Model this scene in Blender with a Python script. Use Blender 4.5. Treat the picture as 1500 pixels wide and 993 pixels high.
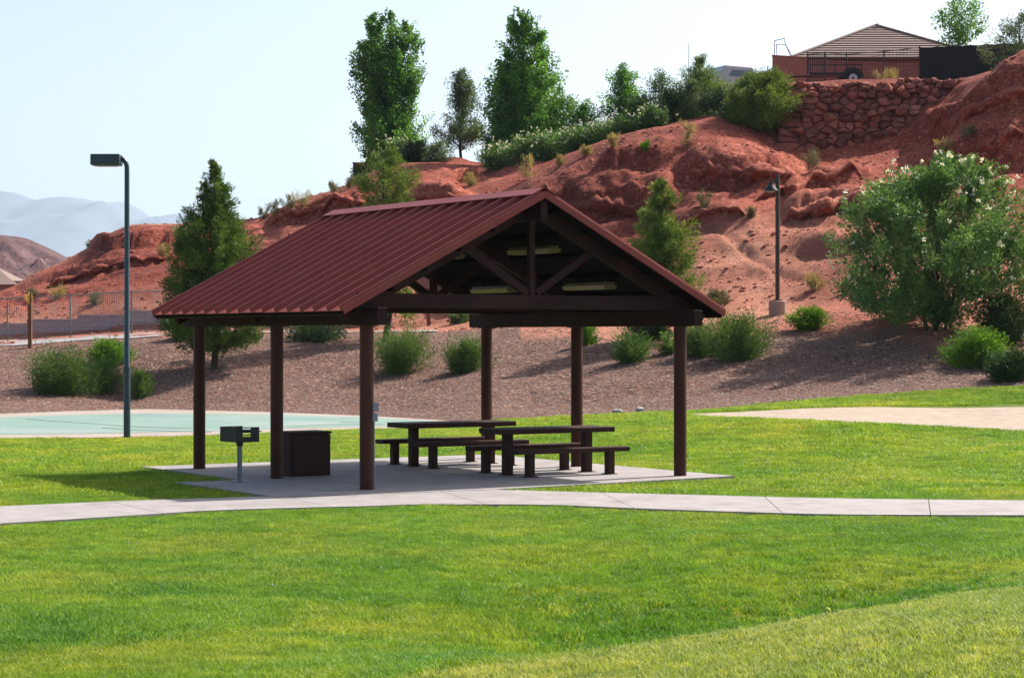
import bpy, bmesh, math, random
import numpy as np
from mathutils import Vector, Matrix, Euler

# ------------------------------------------------------------------ camera, light, exposure
SC = bpy.context.scene
for o in list(bpy.data.objects): bpy.data.objects.remove(o)
COL = SC.collection
F, YH, CAMH = 3105.0, 494.7, 2.261          # focal length and horizon in photo pixels, eye height in metres
cam_d = bpy.data.cameras.new('camera'); cam = bpy.data.objects.new('camera', cam_d); COL.objects.link(cam)
cam_d.sensor_width = 36.0; cam_d.lens = F/1500*36; cam_d.clip_start = 0.1; cam_d.clip_end = 40000
cam.location = (0, 0, CAMH); cam.rotation_euler = (math.radians(90)-(496.5-YH)/F, 0, 0)
SC.camera = cam

SUN_AZ, SUN_EL = math.radians(38), math.radians(45)   # azimuth from +X towards +Y
W = bpy.data.worlds.new('World'); SC.world = W; W.use_nodes = True
nt = W.node_tree; nt.nodes.clear()
sky = nt.nodes.new('ShaderNodeTexSky'); sky.sky_type = 'NISHITA'; sky.sun_disc = False
sky.sun_elevation = SUN_EL; sky.sun_rotation = math.pi/2-SUN_AZ
sky.air_density = .85; sky.dust_density = 6.0; sky.ozone_density = .3; sky.altitude = 800
bg = nt.nodes.new('ShaderNodeBackground'); bg.inputs['Strength'].default_value = 0.125
ow = nt.nodes.new('ShaderNodeOutputWorld')
nt.links.new(sky.outputs[0], bg.inputs[0]); nt.links.new(bg.outputs[0], ow.inputs[0])

sd = bpy.data.lights.new('sun', 'SUN'); sd.energy = 5.0; sd.angle = math.radians(0.53); sd.color = (1, 0.955, 0.88)
sun = bpy.data.objects.new('sun', sd); COL.objects.link(sun)
sdir = Vector((math.cos(SUN_AZ)*math.cos(SUN_EL), math.sin(SUN_AZ)*math.cos(SUN_EL), math.sin(SUN_EL)))
sun.rotation_euler = sdir.to_track_quat('Z', 'Y').to_euler(); sun.location = (60, 20, 80)

vs = SC.view_settings; vs.view_transform = 'Standard'; vs.look = 'None'; vs.exposure = 0.80; vs.gamma = 1.0; vs.use_curve_mapping = False
SC.render.engine = 'CYCLES'
cy = SC.cycles; cy.use_denoising = True; cy.denoiser = 'OPENIMAGEDENOISE'; cy.max_bounces = 7; cy.diffuse_bounces = 3
cy.transmission_bounces = 4; cy.transparent_max_bounces = 8; cy.volume_bounces = 1; cy.caustics_reflective = False; cy.caustics_refractive = False
cy.use_adaptive_sampling = True; cy.adaptive_threshold = 0.01
cy.sample_clamp_indirect = 6

R = np.random.default_rng(7)
rnd = random.Random(5)

# ------------------------------------------------------------------ helpers
def tag(o, label=None, cat=None, group=None, kind=None):
    if label: o['label'] = label
    if cat: o['category'] = cat
    if group: o['group'] = group
    if kind: o['kind'] = kind
    return o
def empty(name, loc=(0,0,0), rz=0.0):
    o = bpy.data.objects.new(name, None); COL.objects.link(o); o.location = loc; o.rotation_euler = (0,0,rz); o.empty_display_size = .2
    return o
def px_of(X, Y): return 750+F*X/Y
def ray(px, py, depth): return Vector(((px-750)/F*depth, depth, CAMH-(py-YH)/F*depth))

class MB:
    def __init__(s): s.v = []; s.f = []
    def add(s, vs_, fs):
        n = len(s.v); s.v += [tuple(v) for v in vs_]; s.f += [tuple(i+n for i in f) for f in fs]; return s
    def box(s, c, d, M=None):
        x, y, z = d[0]/2, d[1]/2, d[2]/2
        vs_ = [Vector((sx*x, sy*y, sz*z)) for sz in (-1,1) for sy in (-1,1) for sx in (-1,1)]
        if M is not None: vs_ = [M @ v for v in vs_]
        c = Vector(c)
        return s.add([v+c for v in vs_], [(0,2,3,1),(4,5,7,6),(0,1,5,4),(2,6,7,3),(0,4,6,2),(1,3,7,5)])
    def beam(s, p0, p1, w, h, up=(0,0,1)):
        p0, p1 = Vector(p0), Vector(p1); d = (p1-p0); L = d.length; d.normalize()
        side = d.cross(Vector(up)).normalized(); u = side.cross(d).normalized()
        M = Matrix((side, d, u)).transposed()
        return s.box((p0+p1)/2, (w, L, h), M)
    def tube(s, p0, p1, r0, r1=None, n=8, caps=True):
        r1 = r0 if r1 is None else r1
        p0, p1 = Vector(p0), Vector(p1); d = (p1-p0).normalized()
        a = d.orthogonal().normalized(); b = d.cross(a)
        vs_ = []
        for p, r in ((p0,r0),(p1,r1)):
            for i in range(n):
                t = 2*math.pi*i/n; vs_.append(p+a*(r*math.cos(t))+b*(r*math.sin(t)))
        fs = [(i,(i+1)%n,n+(i+1)%n,n+i) for i in range(n)]
        if caps: fs += [tuple(range(n-1,-1,-1)), tuple(range(n,2*n))]
        return s.add(vs_, fs)
    def path(s, pts, rs, n=8):
        for i in range(len(pts)-1): s.tube(pts[i], pts[i+1], rs[i], rs[i+1], n, caps=(i in (0,len(pts)-2)))
        return s
    def prism(s, poly, z0, z1):
        n = len(poly)
        vs_ = [(p[0],p[1],z0) for p in poly]+[(p[0],p[1],z1) for p in poly]
        return s.add(vs_, [tuple(range(n-1,-1,-1)), tuple(range(n,2*n))]+[(i,(i+1)%n,n+(i+1)%n,n+i) for i in range(n)])
    def lathe(s, prof, c=(0,0,0), n=16):
        vs_ = []; m = len(prof)
        for r, z in prof:
            for i in range(n):
                t = 2*math.pi*i/n; vs_.append((c[0]+r*math.cos(t), c[1]+r*math.sin(t), c[2]+z))
        fs = [(j*n+i, j*n+(i+1)%n, (j+1)*n+(i+1)%n, (j+1)*n+i) for j in range(m-1) for i in range(n)]
        return s.add(vs_, fs+[tuple(range(n-1,-1,-1)), tuple((m-1)*n+i for i in range(n))])
    def build(s, name, mat, parent=None, smooth=False, bevel=0):
        me = bpy.data.meshes.new(name); me.from_pydata(s.v, [], s.f)
        if mat: me.materials.append(mat)
        if smooth:
            me.polygons.foreach_set('use_smooth', [True]*len(me.polygons))
            try: me.set_sharp_from_angle(angle=math.radians(40))
            except Exception: pass
        o = bpy.data.objects.new(name, me); COL.objects.link(o)
        if parent is not None: o.parent = parent
        if bevel:
            b = o.modifiers.new('bevel','BEVEL'); b.width = bevel; b.segments = 2; b.limit_method = 'ANGLE'
        return o

def np_mesh(name, verts, faces, mat, parent=None, smooth=False, attrs=None, fattr=None):
    """verts Nx3, faces Mxk arrays"""
    me = bpy.data.meshes.new(name); verts = np.asarray(verts, np.float32); faces = np.asarray(faces, np.int32)
    k = faces.shape[1]; me.vertices.add(len(verts)); me.vertices.foreach_set('co', verts.ravel())
    me.loops.add(faces.size); me.loops.foreach_set('vertex_index', faces.ravel())
    me.polygons.add(len(faces)); me.polygons.foreach_set('loop_start', np.arange(0, faces.size, k, dtype=np.int32))
    try: me.polygons.foreach_set('loop_total', np.full(len(faces), k, np.int32))
    except Exception: pass
    me.polygons.foreach_set('use_smooth', np.full(len(faces), smooth))
    for nm, arr in (attrs or {}).items():
        a = me.attributes.new(nm, 'FLOAT', 'POINT'); a.data.foreach_set('value', np.asarray(arr, np.float32))
    for nm, arr in (fattr or {}).items():
        a = me.attributes.new(nm, 'FLOAT', 'FACE'); a.data.foreach_set('value', np.asarray(arr, np.float32))
    me.update(calc_edges=True); me.validate()
    if mat: me.materials.append(mat)
    o = bpy.data.objects.new(name, me); COL.objects.link(o)
    if parent is not None: o.parent = parent
    return o

# ---- value noise
PERM = R.permutation(256); VAL = R.random(256)
def vn(x, y, seed=0):
    xi = np.floor(x).astype(int); yi = np.floor(y).astype(int); fx = x-xi; fy = y-yi
    fx = fx*fx*fx*(fx*(fx*6-15)+10); fy = fy*fy*fy*(fy*(fy*6-15)+10)
    h = lambda a, b: VAL[(PERM[(a+seed*37) & 255]+b) & 255]
    return (h(xi,yi)*(1-fx)+h(xi+1,yi)*fx)*(1-fy)+(h(xi,yi+1)*(1-fx)+h(xi+1,yi+1)*fx)*fy
def fbm(x, y, oc=4, seed=0, gain=.5, ridged=False):
    s = 0; a = 1; t = 0
    for i in range(oc):
        n = vn(x*2**i+17.3*i, y*2**i-9.1*i, seed+i)
        if ridged: n = 1-np.abs(2*n-1)
        s = s+a*n; t += a; a *= gain
    return s/t
def sstep(x): x = np.clip(x, 0, 1); return x*x*(3-2*x)

# ---- materials
def new_mat(name):
    m = bpy.data.materials.new(name); m.use_nodes = True; t = m.node_tree; t.nodes.clear()
    out = t.nodes.new('ShaderNodeOutputMaterial'); p = t.nodes.new('ShaderNodeBsdfPrincipled'); t.links.new(p.outputs[0], out.inputs[0])
    return m, t, p, out
def N(t, kind, **kw):
    n = t.nodes.new(kind)
    for k, v in kw.items():
        if hasattr(n, k): setattr(n, k, v)
    return n
def ramp(t, fac, stops):
    r = t.nodes.new('ShaderNodeValToRGB'); e = r.color_ramp.elements
    while len(e) < len(stops): e.new(.5)
    for i, (p, c) in enumerate(stops): e[i].position = p; e[i].color = (*c, 1)
    t.links.new(fac, r.inputs[0]); return r.outputs[0]
def noise(t, scale, detail=6, rough=.55, vec=None, dist=0):
    n = t.nodes.new('ShaderNodeTexNoise'); n.inputs['Scale'].default_value = scale; n.inputs['Detail'].default_value = detail
    n.inputs['Roughness'].default_value = rough; n.inputs['Distortion'].default_value = dist
    if vec is not None: t.links.new(vec, n.inputs['Vector'])
    return n.outputs['Fac']
def mix(t, fac, a, b, mode='MIX'):
    m = t.nodes.new('ShaderNodeMix'); m.data_type = 'RGBA'; m.blend_type = mode
    def put(sock, v):
        if isinstance(v, (tuple, list)): sock.default_value = (*v, 1)
        elif isinstance(v, (int, float)): sock.default_value = v
        else: t.links.new(v, sock)
    put(m.inputs[0], fac); put(m.inputs[6], a); put(m.inputs[7], b); return m.outputs[2]
def math_(t, op, a, b=None, clamp=False):
    m = t.nodes.new('ShaderNodeMath'); m.operation = op; m.use_clamp = clamp
    for i, v in enumerate((a, b)):
        if v is None: continue
        if isinstance(v, (int, float)): m.inputs[i].default_value = v
        else: t.links.new(v, m.inputs[i])
    return m.outputs[0]
def position(t): return t.nodes.new('ShaderNodeNewGeometry').outputs['Position']
def attr(t, name): a = t.nodes.new('ShaderNodeAttribute'); a.attribute_name = name; return a.outputs['Fac']
def bump(t, p, h, strength=.4, dist=.02):
    b = t.nodes.new('ShaderNodeBump'); b.inputs['Strength'].default_value = strength; b.inputs['Distance'].default_value = dist
    t.links.new(h, b.inputs['Height']); t.links.new(b.outputs[0], p.inputs['Normal'])
def surf(name, c0, c1, scale=6, rough=.7, bmp=.2, bdist=.01, metallic=0, spec=.5, detail=6, streak=None, dirt=None):
    m, t, p, _ = new_mat(name); pos = position(t); c0 = tuple(x*ALB for x in c0); c1 = tuple(x*ALB for x in c1)
    n = noise(t, scale, detail, .6, pos); c = ramp(t, n, [(.3, c0), (.7, c1)])
    if dirt:
        d = noise(t, dirt[1], 5, .65, pos); c = mix(t, math_(t, 'MULTIPLY', ramp(t, d, [(.48,(0,0,0)),(.68,(1,1,1))]), dirt[2]), c, tuple(x*ALB for x in dirt[0]))
    t.links.new(c, p.inputs['Base Color']); p.inputs['Roughness'].default_value = rough; p.inputs['Metallic'].default_value = metallic
    p.inputs['Specular IOR Level'].default_value = spec
    if bmp: bump(t, p, noise(t, scale*6, 5, .6, pos), bmp, bdist)
    return m
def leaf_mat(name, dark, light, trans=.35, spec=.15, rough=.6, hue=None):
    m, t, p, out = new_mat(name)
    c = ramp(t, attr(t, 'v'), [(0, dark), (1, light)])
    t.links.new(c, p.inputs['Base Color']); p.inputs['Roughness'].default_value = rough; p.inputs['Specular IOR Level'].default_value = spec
    tr = t.nodes.new('ShaderNodeBsdfTranslucent'); t.links.new(mix(t, 1.0, c, (1.25,1.2,.6), 'MULTIPLY'), tr.inputs[0])
    ms = t.nodes.new('ShaderNodeMixShader'); ms.inputs[0].default_value = trans
    t.links.new(p.outputs[0], ms.inputs[1]); t.links.new(tr.outputs[0], ms.inputs[2]); t.links.new(ms.outputs[0], out.inputs[0])
    return m

M = {}; ALB = .62
M['concrete'] = surf('concrete', (.37,.325,.31), (.51,.455,.435), 3.1, .85, .35, .004, detail=10, dirt=((.27,.225,.205), 1.15, .6))
M['steel'] = surf('brown_steel', (.070,.021,.013), (.105,.031,.018), 5, .5, .08, .003, spec=.2, dirt=((.14,.05,.03), 3, .3))
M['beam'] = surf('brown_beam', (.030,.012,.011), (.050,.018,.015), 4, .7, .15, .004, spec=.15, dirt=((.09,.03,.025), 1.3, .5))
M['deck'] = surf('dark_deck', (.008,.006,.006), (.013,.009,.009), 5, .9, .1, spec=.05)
M['roof'] = surf('red_roof_metal', (.33,.078,.068), (.40,.105,.09), 1.6, .5, .03, .002, spec=.12, dirt=((.30,.095,.085), 1.1, .6))
M['plastic'] = surf('lens_plastic', (.42,.34,.19), (.48,.40,.24), 8, .35, 0)
M['housing'] = surf('fixture_housing', (.26,.21,.14), (.30,.25,.17), 8, .5, 0)
M['table'] = surf('dark_table', (.052,.022,.018), (.082,.036,.029), 9, .6, .2, .004, spec=.12)
M['cabinet'] = surf('brown_cabinet', (.066,.030,.026), (.088,.040,.034), 7, .7, .2, .003, spec=.15)
M['iron'] = surf('black_iron', (.010,.010,.010), (.020,.018,.017), 8, .6, .1)
M['galv'] = surf('galvanised', (.22,.25,.24), (.33,.36,.36), 9, .5, .1, metallic=.3)
M['bluepole'] = surf('blue_green_pole', (.022,.060,.082), (.035,.085,.11), 5, .4, .05, spec=.5)
M['greybox'] = surf('grey_box', (.30,.32,.40), (.38,.40,.48), 5, .5, 0)
M['brownpole'] = surf('brown_pole', (.070,.045,.034), (.105,.068,.05), 5, .55, .05)
M['tanconc'] = surf('tan_concrete', (.50,.34,.26), (.60,.43,.34), 5, .9, .3)
M['bark'] = surf('bark', (.050,.035,.025), (.11,.08,.06), 10, .95, .8, .02)
M['wood'] = surf('post_wood', (.24,.085,.03), (.36,.14,.05), 7, .85, .3)
M['yellow'] = surf('yellow_sign', (.72,.36,.03), (.80,.42,.05), 4, .5, 0)
M['pinksign'] = surf('pale_red_sign', (.42,.16,.12), (.5,.2,.15), 4, .6, 0)
M['white'] = surf('white_paint', (.72,.73,.75), (.80,.80,.82), 3, .35, 0)
M['glass'] = surf('dark_glass', (.10,.13,.18), (.16,.20,.27), 3, .08, 0, spec=.8)
M['tyre'] = surf('tyre', (.012,.012,.012), (.02,.02,.02), 9, .8, .2)
M['tile'] = surf('roof_tile', (.24,.15,.12), (.34,.225,.185), 5, .85, .4, .01)
M['redtile'] = surf('red_roof_tile', (.40,.12,.09), (.52,.19,.14), 5, .85, .4, .01)
M['stucco'] = surf('stucco', (.42,.30,.24), (.50,.37,.30), 4, .9, .3)
M['screen'] = surf('black_screen', (.010,.012,.012), (.02,.022,.022), 5, .9, .2)
M['rock'] = surf('red_boulder', (.25,.075,.045), (.42,.165,.11), 1.9, .9, .7, .03, dirt=((.5,.28,.2), .8, .5))
def rock_mat(name):
    m, t, p, _ = new_mat(name); pos = position(t); oi = t.nodes.new('ShaderNodeObjectInfo')
    c = ramp(t, noise(t, 2.2, 8, .7, pos), [(.25,(.20,.062,.042)),(.5,(.33,.112,.076)),(.75,(.44,.19,.14))])
    c = mix(t, 1.0, c, ramp(t, oi.outputs['Random'], [(0,(.62,.62,.66)),(.5,(1,1,1)),(.9,(1.15,1.1,1.05)),(1,(1.5,1.9,2.1))]), 'MULTIPLY')
    t.links.new(c, p.inputs['Base Color']); p.inputs['Roughness'].default_value = .95; p.inputs['Specular IOR Level'].default_value = .15
    bump(t, p, noise(t, 5, 8, .7, pos), .9, .12); return m
M['rock'] = rock_mat('red_boulder')
M['paler'] = surf('pale_stone', (.42,.36,.33), (.62,.55,.5), 6, .9, .5)
M['ball'] = surf('ball_felt', (.5,.62,.05), (.6,.72,.08), 40, .9, .3)
M['teal'] = surf('court_green', (.19,.33,.27), (.28,.41,.34), .35, .8, .15, .003, dirt=((.40,.44,.40), .22, .7))
M['apron'] = surf('court_apron', (.42,.33,.27), (.54,.44,.37), .8, .85, .2, .004)
M['crack'] = surf('court_crack', (.10,.13,.11), (.16,.18,.15), 5, .9, 0)
M['sand'] = surf('sand', (.44,.33,.235), (.62,.49,.37), 3.5, .95, .8, .03, detail=9)
M['chip'] = surf('wood_chip', (.16,.085,.06), (.52,.38,.31), 21, .9, 0)
def block_mat(name, c0, c1, mortar, bw, bh):
    m, t, p, _ = new_mat(name); tc = t.nodes.new('ShaderNodeTexCoord'); mp = t.nodes.new('ShaderNodeMapping'); mp.inputs['Rotation'].default_value = (math.pi/2,0,0)
    t.links.new(tc.outputs['Object'], mp.inputs[0]); b = t.nodes.new('ShaderNodeTexBrick'); t.links.new(mp.outputs[0], b.inputs[0])
    b.inputs['Color1'].default_value = (*c0,1); b.inputs['Color2'].default_value = (*c1,1); b.inputs['Mortar'].default_value = (*mortar,1)
    b.inputs['Scale'].default_value = 1; b.inputs['Brick Width'].default_value = bw; b.inputs['Row Height'].default_value = bh; b.inputs['Mortar Size'].default_value = .01
    t.links.new(mix(t, .35, b.outputs[0], ramp(t, noise(t, 3, 5, .6, position(t)), [(.3,c0),(.7,c1)])), p.inputs['Base Color']); p.inputs['Roughness'].default_value = .9
    bump(t, p, b.outputs['Fac'], -.5, .01); return m
M['greyblock'] = block_mat('grey_block', (.27,.25,.27), (.34,.31,.33), (.18,.17,.18), .4, .2)
M['redblock'] = block_mat('red_block', (.27,.09,.06), (.33,.12,.085), (.2,.08,.06), .4, .2)

# ground shaders
m, t, p, _ = new_mat('hill_ground'); pos = position(t)
n1 = noise(t, .12, 5, .6, pos, .4); n2 = noise(t, .9, 8, .68, pos, .3); n3 = noise(t, 4.5, 6, .7, pos)
red = ramp(t, n2, [(.20,(.135,.040,.030)),(.42,(.255,.082,.056)),(.60,(.33,.120,.084)),(.82,(.48,.23,.170))])
red = mix(t, math_(t,'MULTIPLY',ramp(t, n1, [(.45,(0,0,0)),(.7,(1,1,1))]),.6), red, (.40,.185,.135))
red = mix(t, math_(t,'MULTIPLY',ramp(t, n3, [(.5,(0,0,0)),(.72,(1,1,1))]),.35), red, (.20,.06,.038))
vo = t.nodes.new('ShaderNodeTexVoronoi'); vo.inputs['Scale'].default_value = 15; t.links.new(pos, vo.inputs['Vector']); vo.inputs['Randomness'].default_value = 1
chipc = t.nodes.new('ShaderNodeSeparateColor'); t.links.new(vo.outputs['Color'], chipc.inputs[0])
n4 = noise(t, .55, 4, .6, pos)
mul = ramp(t, chipc.outputs[0], [(0,(.085,.045,.034)),(.35,(.17,.098,.074)),(.7,(.27,.172,.135)),(.93,(.36,.25,.20)),(1,(.66,.55,.49))])
mul = mix(t, math_(t,'MULTIPLY',ramp(t, n4, [(.42,(0,0,0)),(.66,(1,1,1))]),.6), mul, mix(t, .5, mul, (.16,.07,.045)))
n5 = noise(t, 2.5, 6, .7, pos)
tan = ramp(t, n5, [(.28,(.34,.145,.09)),(.55,(.50,.255,.17)),(.8,(.62,.36,.25))])
v2 = t.nodes.new('ShaderNodeTexVoronoi'); v2.inputs['Scale'].default_value = 8.5; t.links.new(pos, v2.inputs['Vector']); s2 = t.nodes.new('ShaderNodeSeparateColor'); t.links.new(v2.outputs['Color'], s2.inputs[0])
red = mix(t, 1.0, red, ramp(t, s2.outputs[0], [(0,(.55,.5,.5)),(.4,(.9,.88,.88)),(.8,(1.12,1.15,1.18)),(.95,(1.25,1.5,1.6)),(1,(1.7,2.6,2.9))]), 'MULTIPLY')
dk_ = ramp(t, noise(t, .07, 3, .55, pos), [(.42,(1,1,1)),(.62,(.58,.55,.58))])
red = mix(t, 1.0, mix(t, 1.0, red, (1.02,.68,.57), 'MULTIPLY'), dk_, 'MULTIPLY'); tan = mix(t, 1.0, tan, (.92,.80,.76), 'MULTIPLY'); mul = mix(t, 1.0, mul, (.72,.61,.57), 'MULTIPLY')
c = mix(t, attr(t,'tan'), red, tan); c = mix(t, attr(t,'mulch'), c, mul)
t.links.new(c, p.inputs['Base Color']); p.inputs['Roughness'].default_value = .95; p.inputs['Specular IOR Level'].default_value = .15
hsum = math_(t,'ADD', math_(t,'MULTIPLY',n2,.30), math_(t,'ADD', math_(t,'MULTIPLY',n3,.18), math_(t,'ADD', math_(t,'MULTIPLY',chipc.outputs[1],.035), math_(t,'MULTIPLY',s2.outputs[1],.06))))
bump(t, p, hsum, .85, .55); M['hill'] = m

m, t, p, _ = new_mat('lawn_soil'); pos = position(t)
c = ramp(t, noise(t, .7, 6, .65, pos), [(.3,(.07,.13,.016)),(.55,(.12,.18,.022)),(.75,(.19,.21,.036))])
c = mix(t, .5, c, ramp(t, noise(t, 18, 5, .7, pos), [(.3,(.035,.06,.01)),(.7,(.15,.19,.03))]))
t.links.new(c, p.inputs['Base Color']); p.inputs['Roughness'].default_value = 1; p.inputs['Specular IOR Level'].default_value = .1
bump(t, p, noise(t, 25, 5, .7, pos), .8, .04); M['lawn'] = m

def grass_mat(name, stops):
    m, t, p, out = new_mat(name); pos = position(t); oi = t.nodes.new('ShaderNodeObjectInfo')
    a = ramp(t, noise(t, .42, 5, .62, pos, .6), stops)
    r = ramp(t, oi.outputs['Random'], [(0,(.52,.6,.5)),(.5,(.95,.98,.9)),(.9,(1.15,1.08,1.1)),(1,(1.6,1.35,1.6))])
    a = mix(t, 1.0, a, ramp(t, noise(t, .13, 4, .6, pos, .8), [(.36,(.74,.84,.85)),(.52,(1,1,1)),(.68,(1.16,1.02,1.05))]), 'MULTIPLY')
    c = mix(t, 1.0, a, r, 'MULTIPLY'); c = mix(t, 1.0, c, ramp(t, noise(t, 3.3, 4, .6, pos), [(.3,(.70,.78,.7)),(.65,(1.1,1.05,1.0))]), 'MULTIPLY')
    t.links.new(c, p.inputs['Base Color']); p.inputs['Roughness'].default_value = .55; p.inputs['Specular IOR Level'].default_value = .3
    tr = t.nodes.new('ShaderNodeBsdfTranslucent'); t.links.new(mix(t, 1.0, c, (1.2,1.15,.6), 'MULTIPLY'), tr.inputs[0])
    ms = t.nodes.new('ShaderNodeMixShader'); ms.inputs[0].default_value = .4
    t.links.new(p.outputs[0], ms.inputs[1]); t.links.new(tr.outputs[0], ms.inputs[2]); t.links.new(ms.outputs[0], out.inputs[0]); return m
M['grass'] = grass_mat('grass_blade', [(.28,(.125,.29,.028)),(.45,(.195,.345,.036)),(.58,(.285,.385,.045)),(.78,(.40,.42,.07))])
M['grass_far'] = grass_mat('far_grass_blade', [(.28,(.165,.33,.030)),(.45,(.255,.39,.038)),(.58,(.345,.43,.048)),(.78,(.46,.46,.075))])
M['grass_dark'] = grass_mat('dark_grass_blade', [(.28,(.065,.20,.024)),(.5,(.11,.27,.028)),(.78,(.19,.33,.036))])  # darker green colour for the tufts in the dip and a few patches
M['grass_dry'] = grass_mat('dry_grass_blade', [(.28,(.24,.35,.075)),(.45,(.32,.40,.09)),(.6,(.41,.44,.12)),(.78,(.50,.49,.18))])
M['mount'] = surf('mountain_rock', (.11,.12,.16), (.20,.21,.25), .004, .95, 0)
m, t, p, _ = new_mat('far_hill_rock'); pos = position(t)
t.links.new(ramp(t, noise(t, .16, 8, .72, pos), [(.3,(.045,.022,.024)),(.5,(.125,.060,.060)),(.72,(.24,.145,.14))]), p.inputs['Base Color']); p.inputs['Roughness'].default_value = 1
bump(t, p, noise(t, .3, 8, .7, pos), 1, 2.0); M['farhill'] = m
M['plain'] = surf('desert_plain', (.22,.13,.09), (.34,.21,.15), .02, 1, 0)

# foliage
M['L_pine'] = leaf_mat('pine_needles', (.022,.055,.014), (.13,.21,.036), .25)
M['L_pine_pale'] = leaf_mat('pale_pine_needles', (.040,.085,.017), (.18,.26,.045), .3)
M['L_poplar'] = leaf_mat('poplar_leaves', (.022,.080,.017), (.17,.37,.06), .45, .2, .55)
M['L_bright'] = leaf_mat('bright_leaves', (.045,.12,.018), (.15,.30,.045), .35)
M['L_grey'] = leaf_mat('grey_green_leaves', (.035,.070,.028), (.15,.21,.085), .28)
M['L_olean'] = leaf_mat('oleander_leaves', (.026,.075,.022), (.17,.30,.085), .28, .22, .55)
M['L_shrub'] = leaf_mat('shrub_leaves', (.032,.075,.018), (.125,.215,.050), .3)
M['L_lime'] = leaf_mat('lime_shrub_leaves', (.040,.110,.012), (.15,.29,.028), .35)
M['L_dark'] = leaf_mat('dark_shrub_leaves', (.014,.034,.012), (.055,.105,.032), .2)
M['L_dry'] = leaf_mat('dry_grass', (.20,.15,.06), (.46,.38,.17), .3)
M['L_scrub'] = leaf_mat('desert_scrub', (.085,.085,.045), (.24,.22,.12), .25)
M['flower'] = leaf_mat('white_flowers', (.62,.62,.55), (.86,.84,.80), .3)

# ------------------------------------------------------------------ terrain
def pchip(x, y, xi):
    x = np.asarray(x, float); y = np.asarray(y, float); h = np.diff(x); d = np.diff(y)/h; n = len(x); s = np.zeros(n)
    if n > 2:
        ok = d[:-1]*d[1:] > 0; w1 = 2*h[1:]+h[:-1]; w2 = h[1:]+2*h[:-1]
        with np.errstate(divide='ignore', invalid='ignore'):
            s[1:-1] = np.where(ok, (w1+w2)/(w1/np.where(ok,d[:-1],1)+w2/np.where(ok,d[1:],1)), 0)
    s[0] = d[0]; s[-1] = d[-1]
    i = np.clip(np.searchsorted(x, xi)-1, 0, n-2); u = np.clip((xi-x[i])/h[i], 0, 1)
    return y[i]*(2*u**3-3*u**2+1)+h[i]*s[i]*(u**3-2*u**2+u)+y[i+1]*(-2*u**3+3*u**2)+h[i]*s[i+1]*(u**3-u**2)
def yz(y, d): return CAMH-(y-YH)*d/F
def rowz(*pts): return [(p[0], p[1], p[2]) for p in pts]                  # px, depth, z
def rowy(*pts): return [(p[0], p[2], yz(p[1], p[2])) for p in pts]        # px, py, depth
LAWN_FAR = [(-900,47.0),(0,47.4),(200,48),(540,52.6),(720,55.2)]
R_I = rowz((-900,62,0),(0,62,0),(200,66.8,0),(400,63.6,0),(540,61,.0),(720,56.5,.05))+rowy((840,610,56),(1000,603,54.5),(1070,598,55),(1200,586,56),(1400,572,57),(1500,567,57),(2400,545,57))
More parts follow.
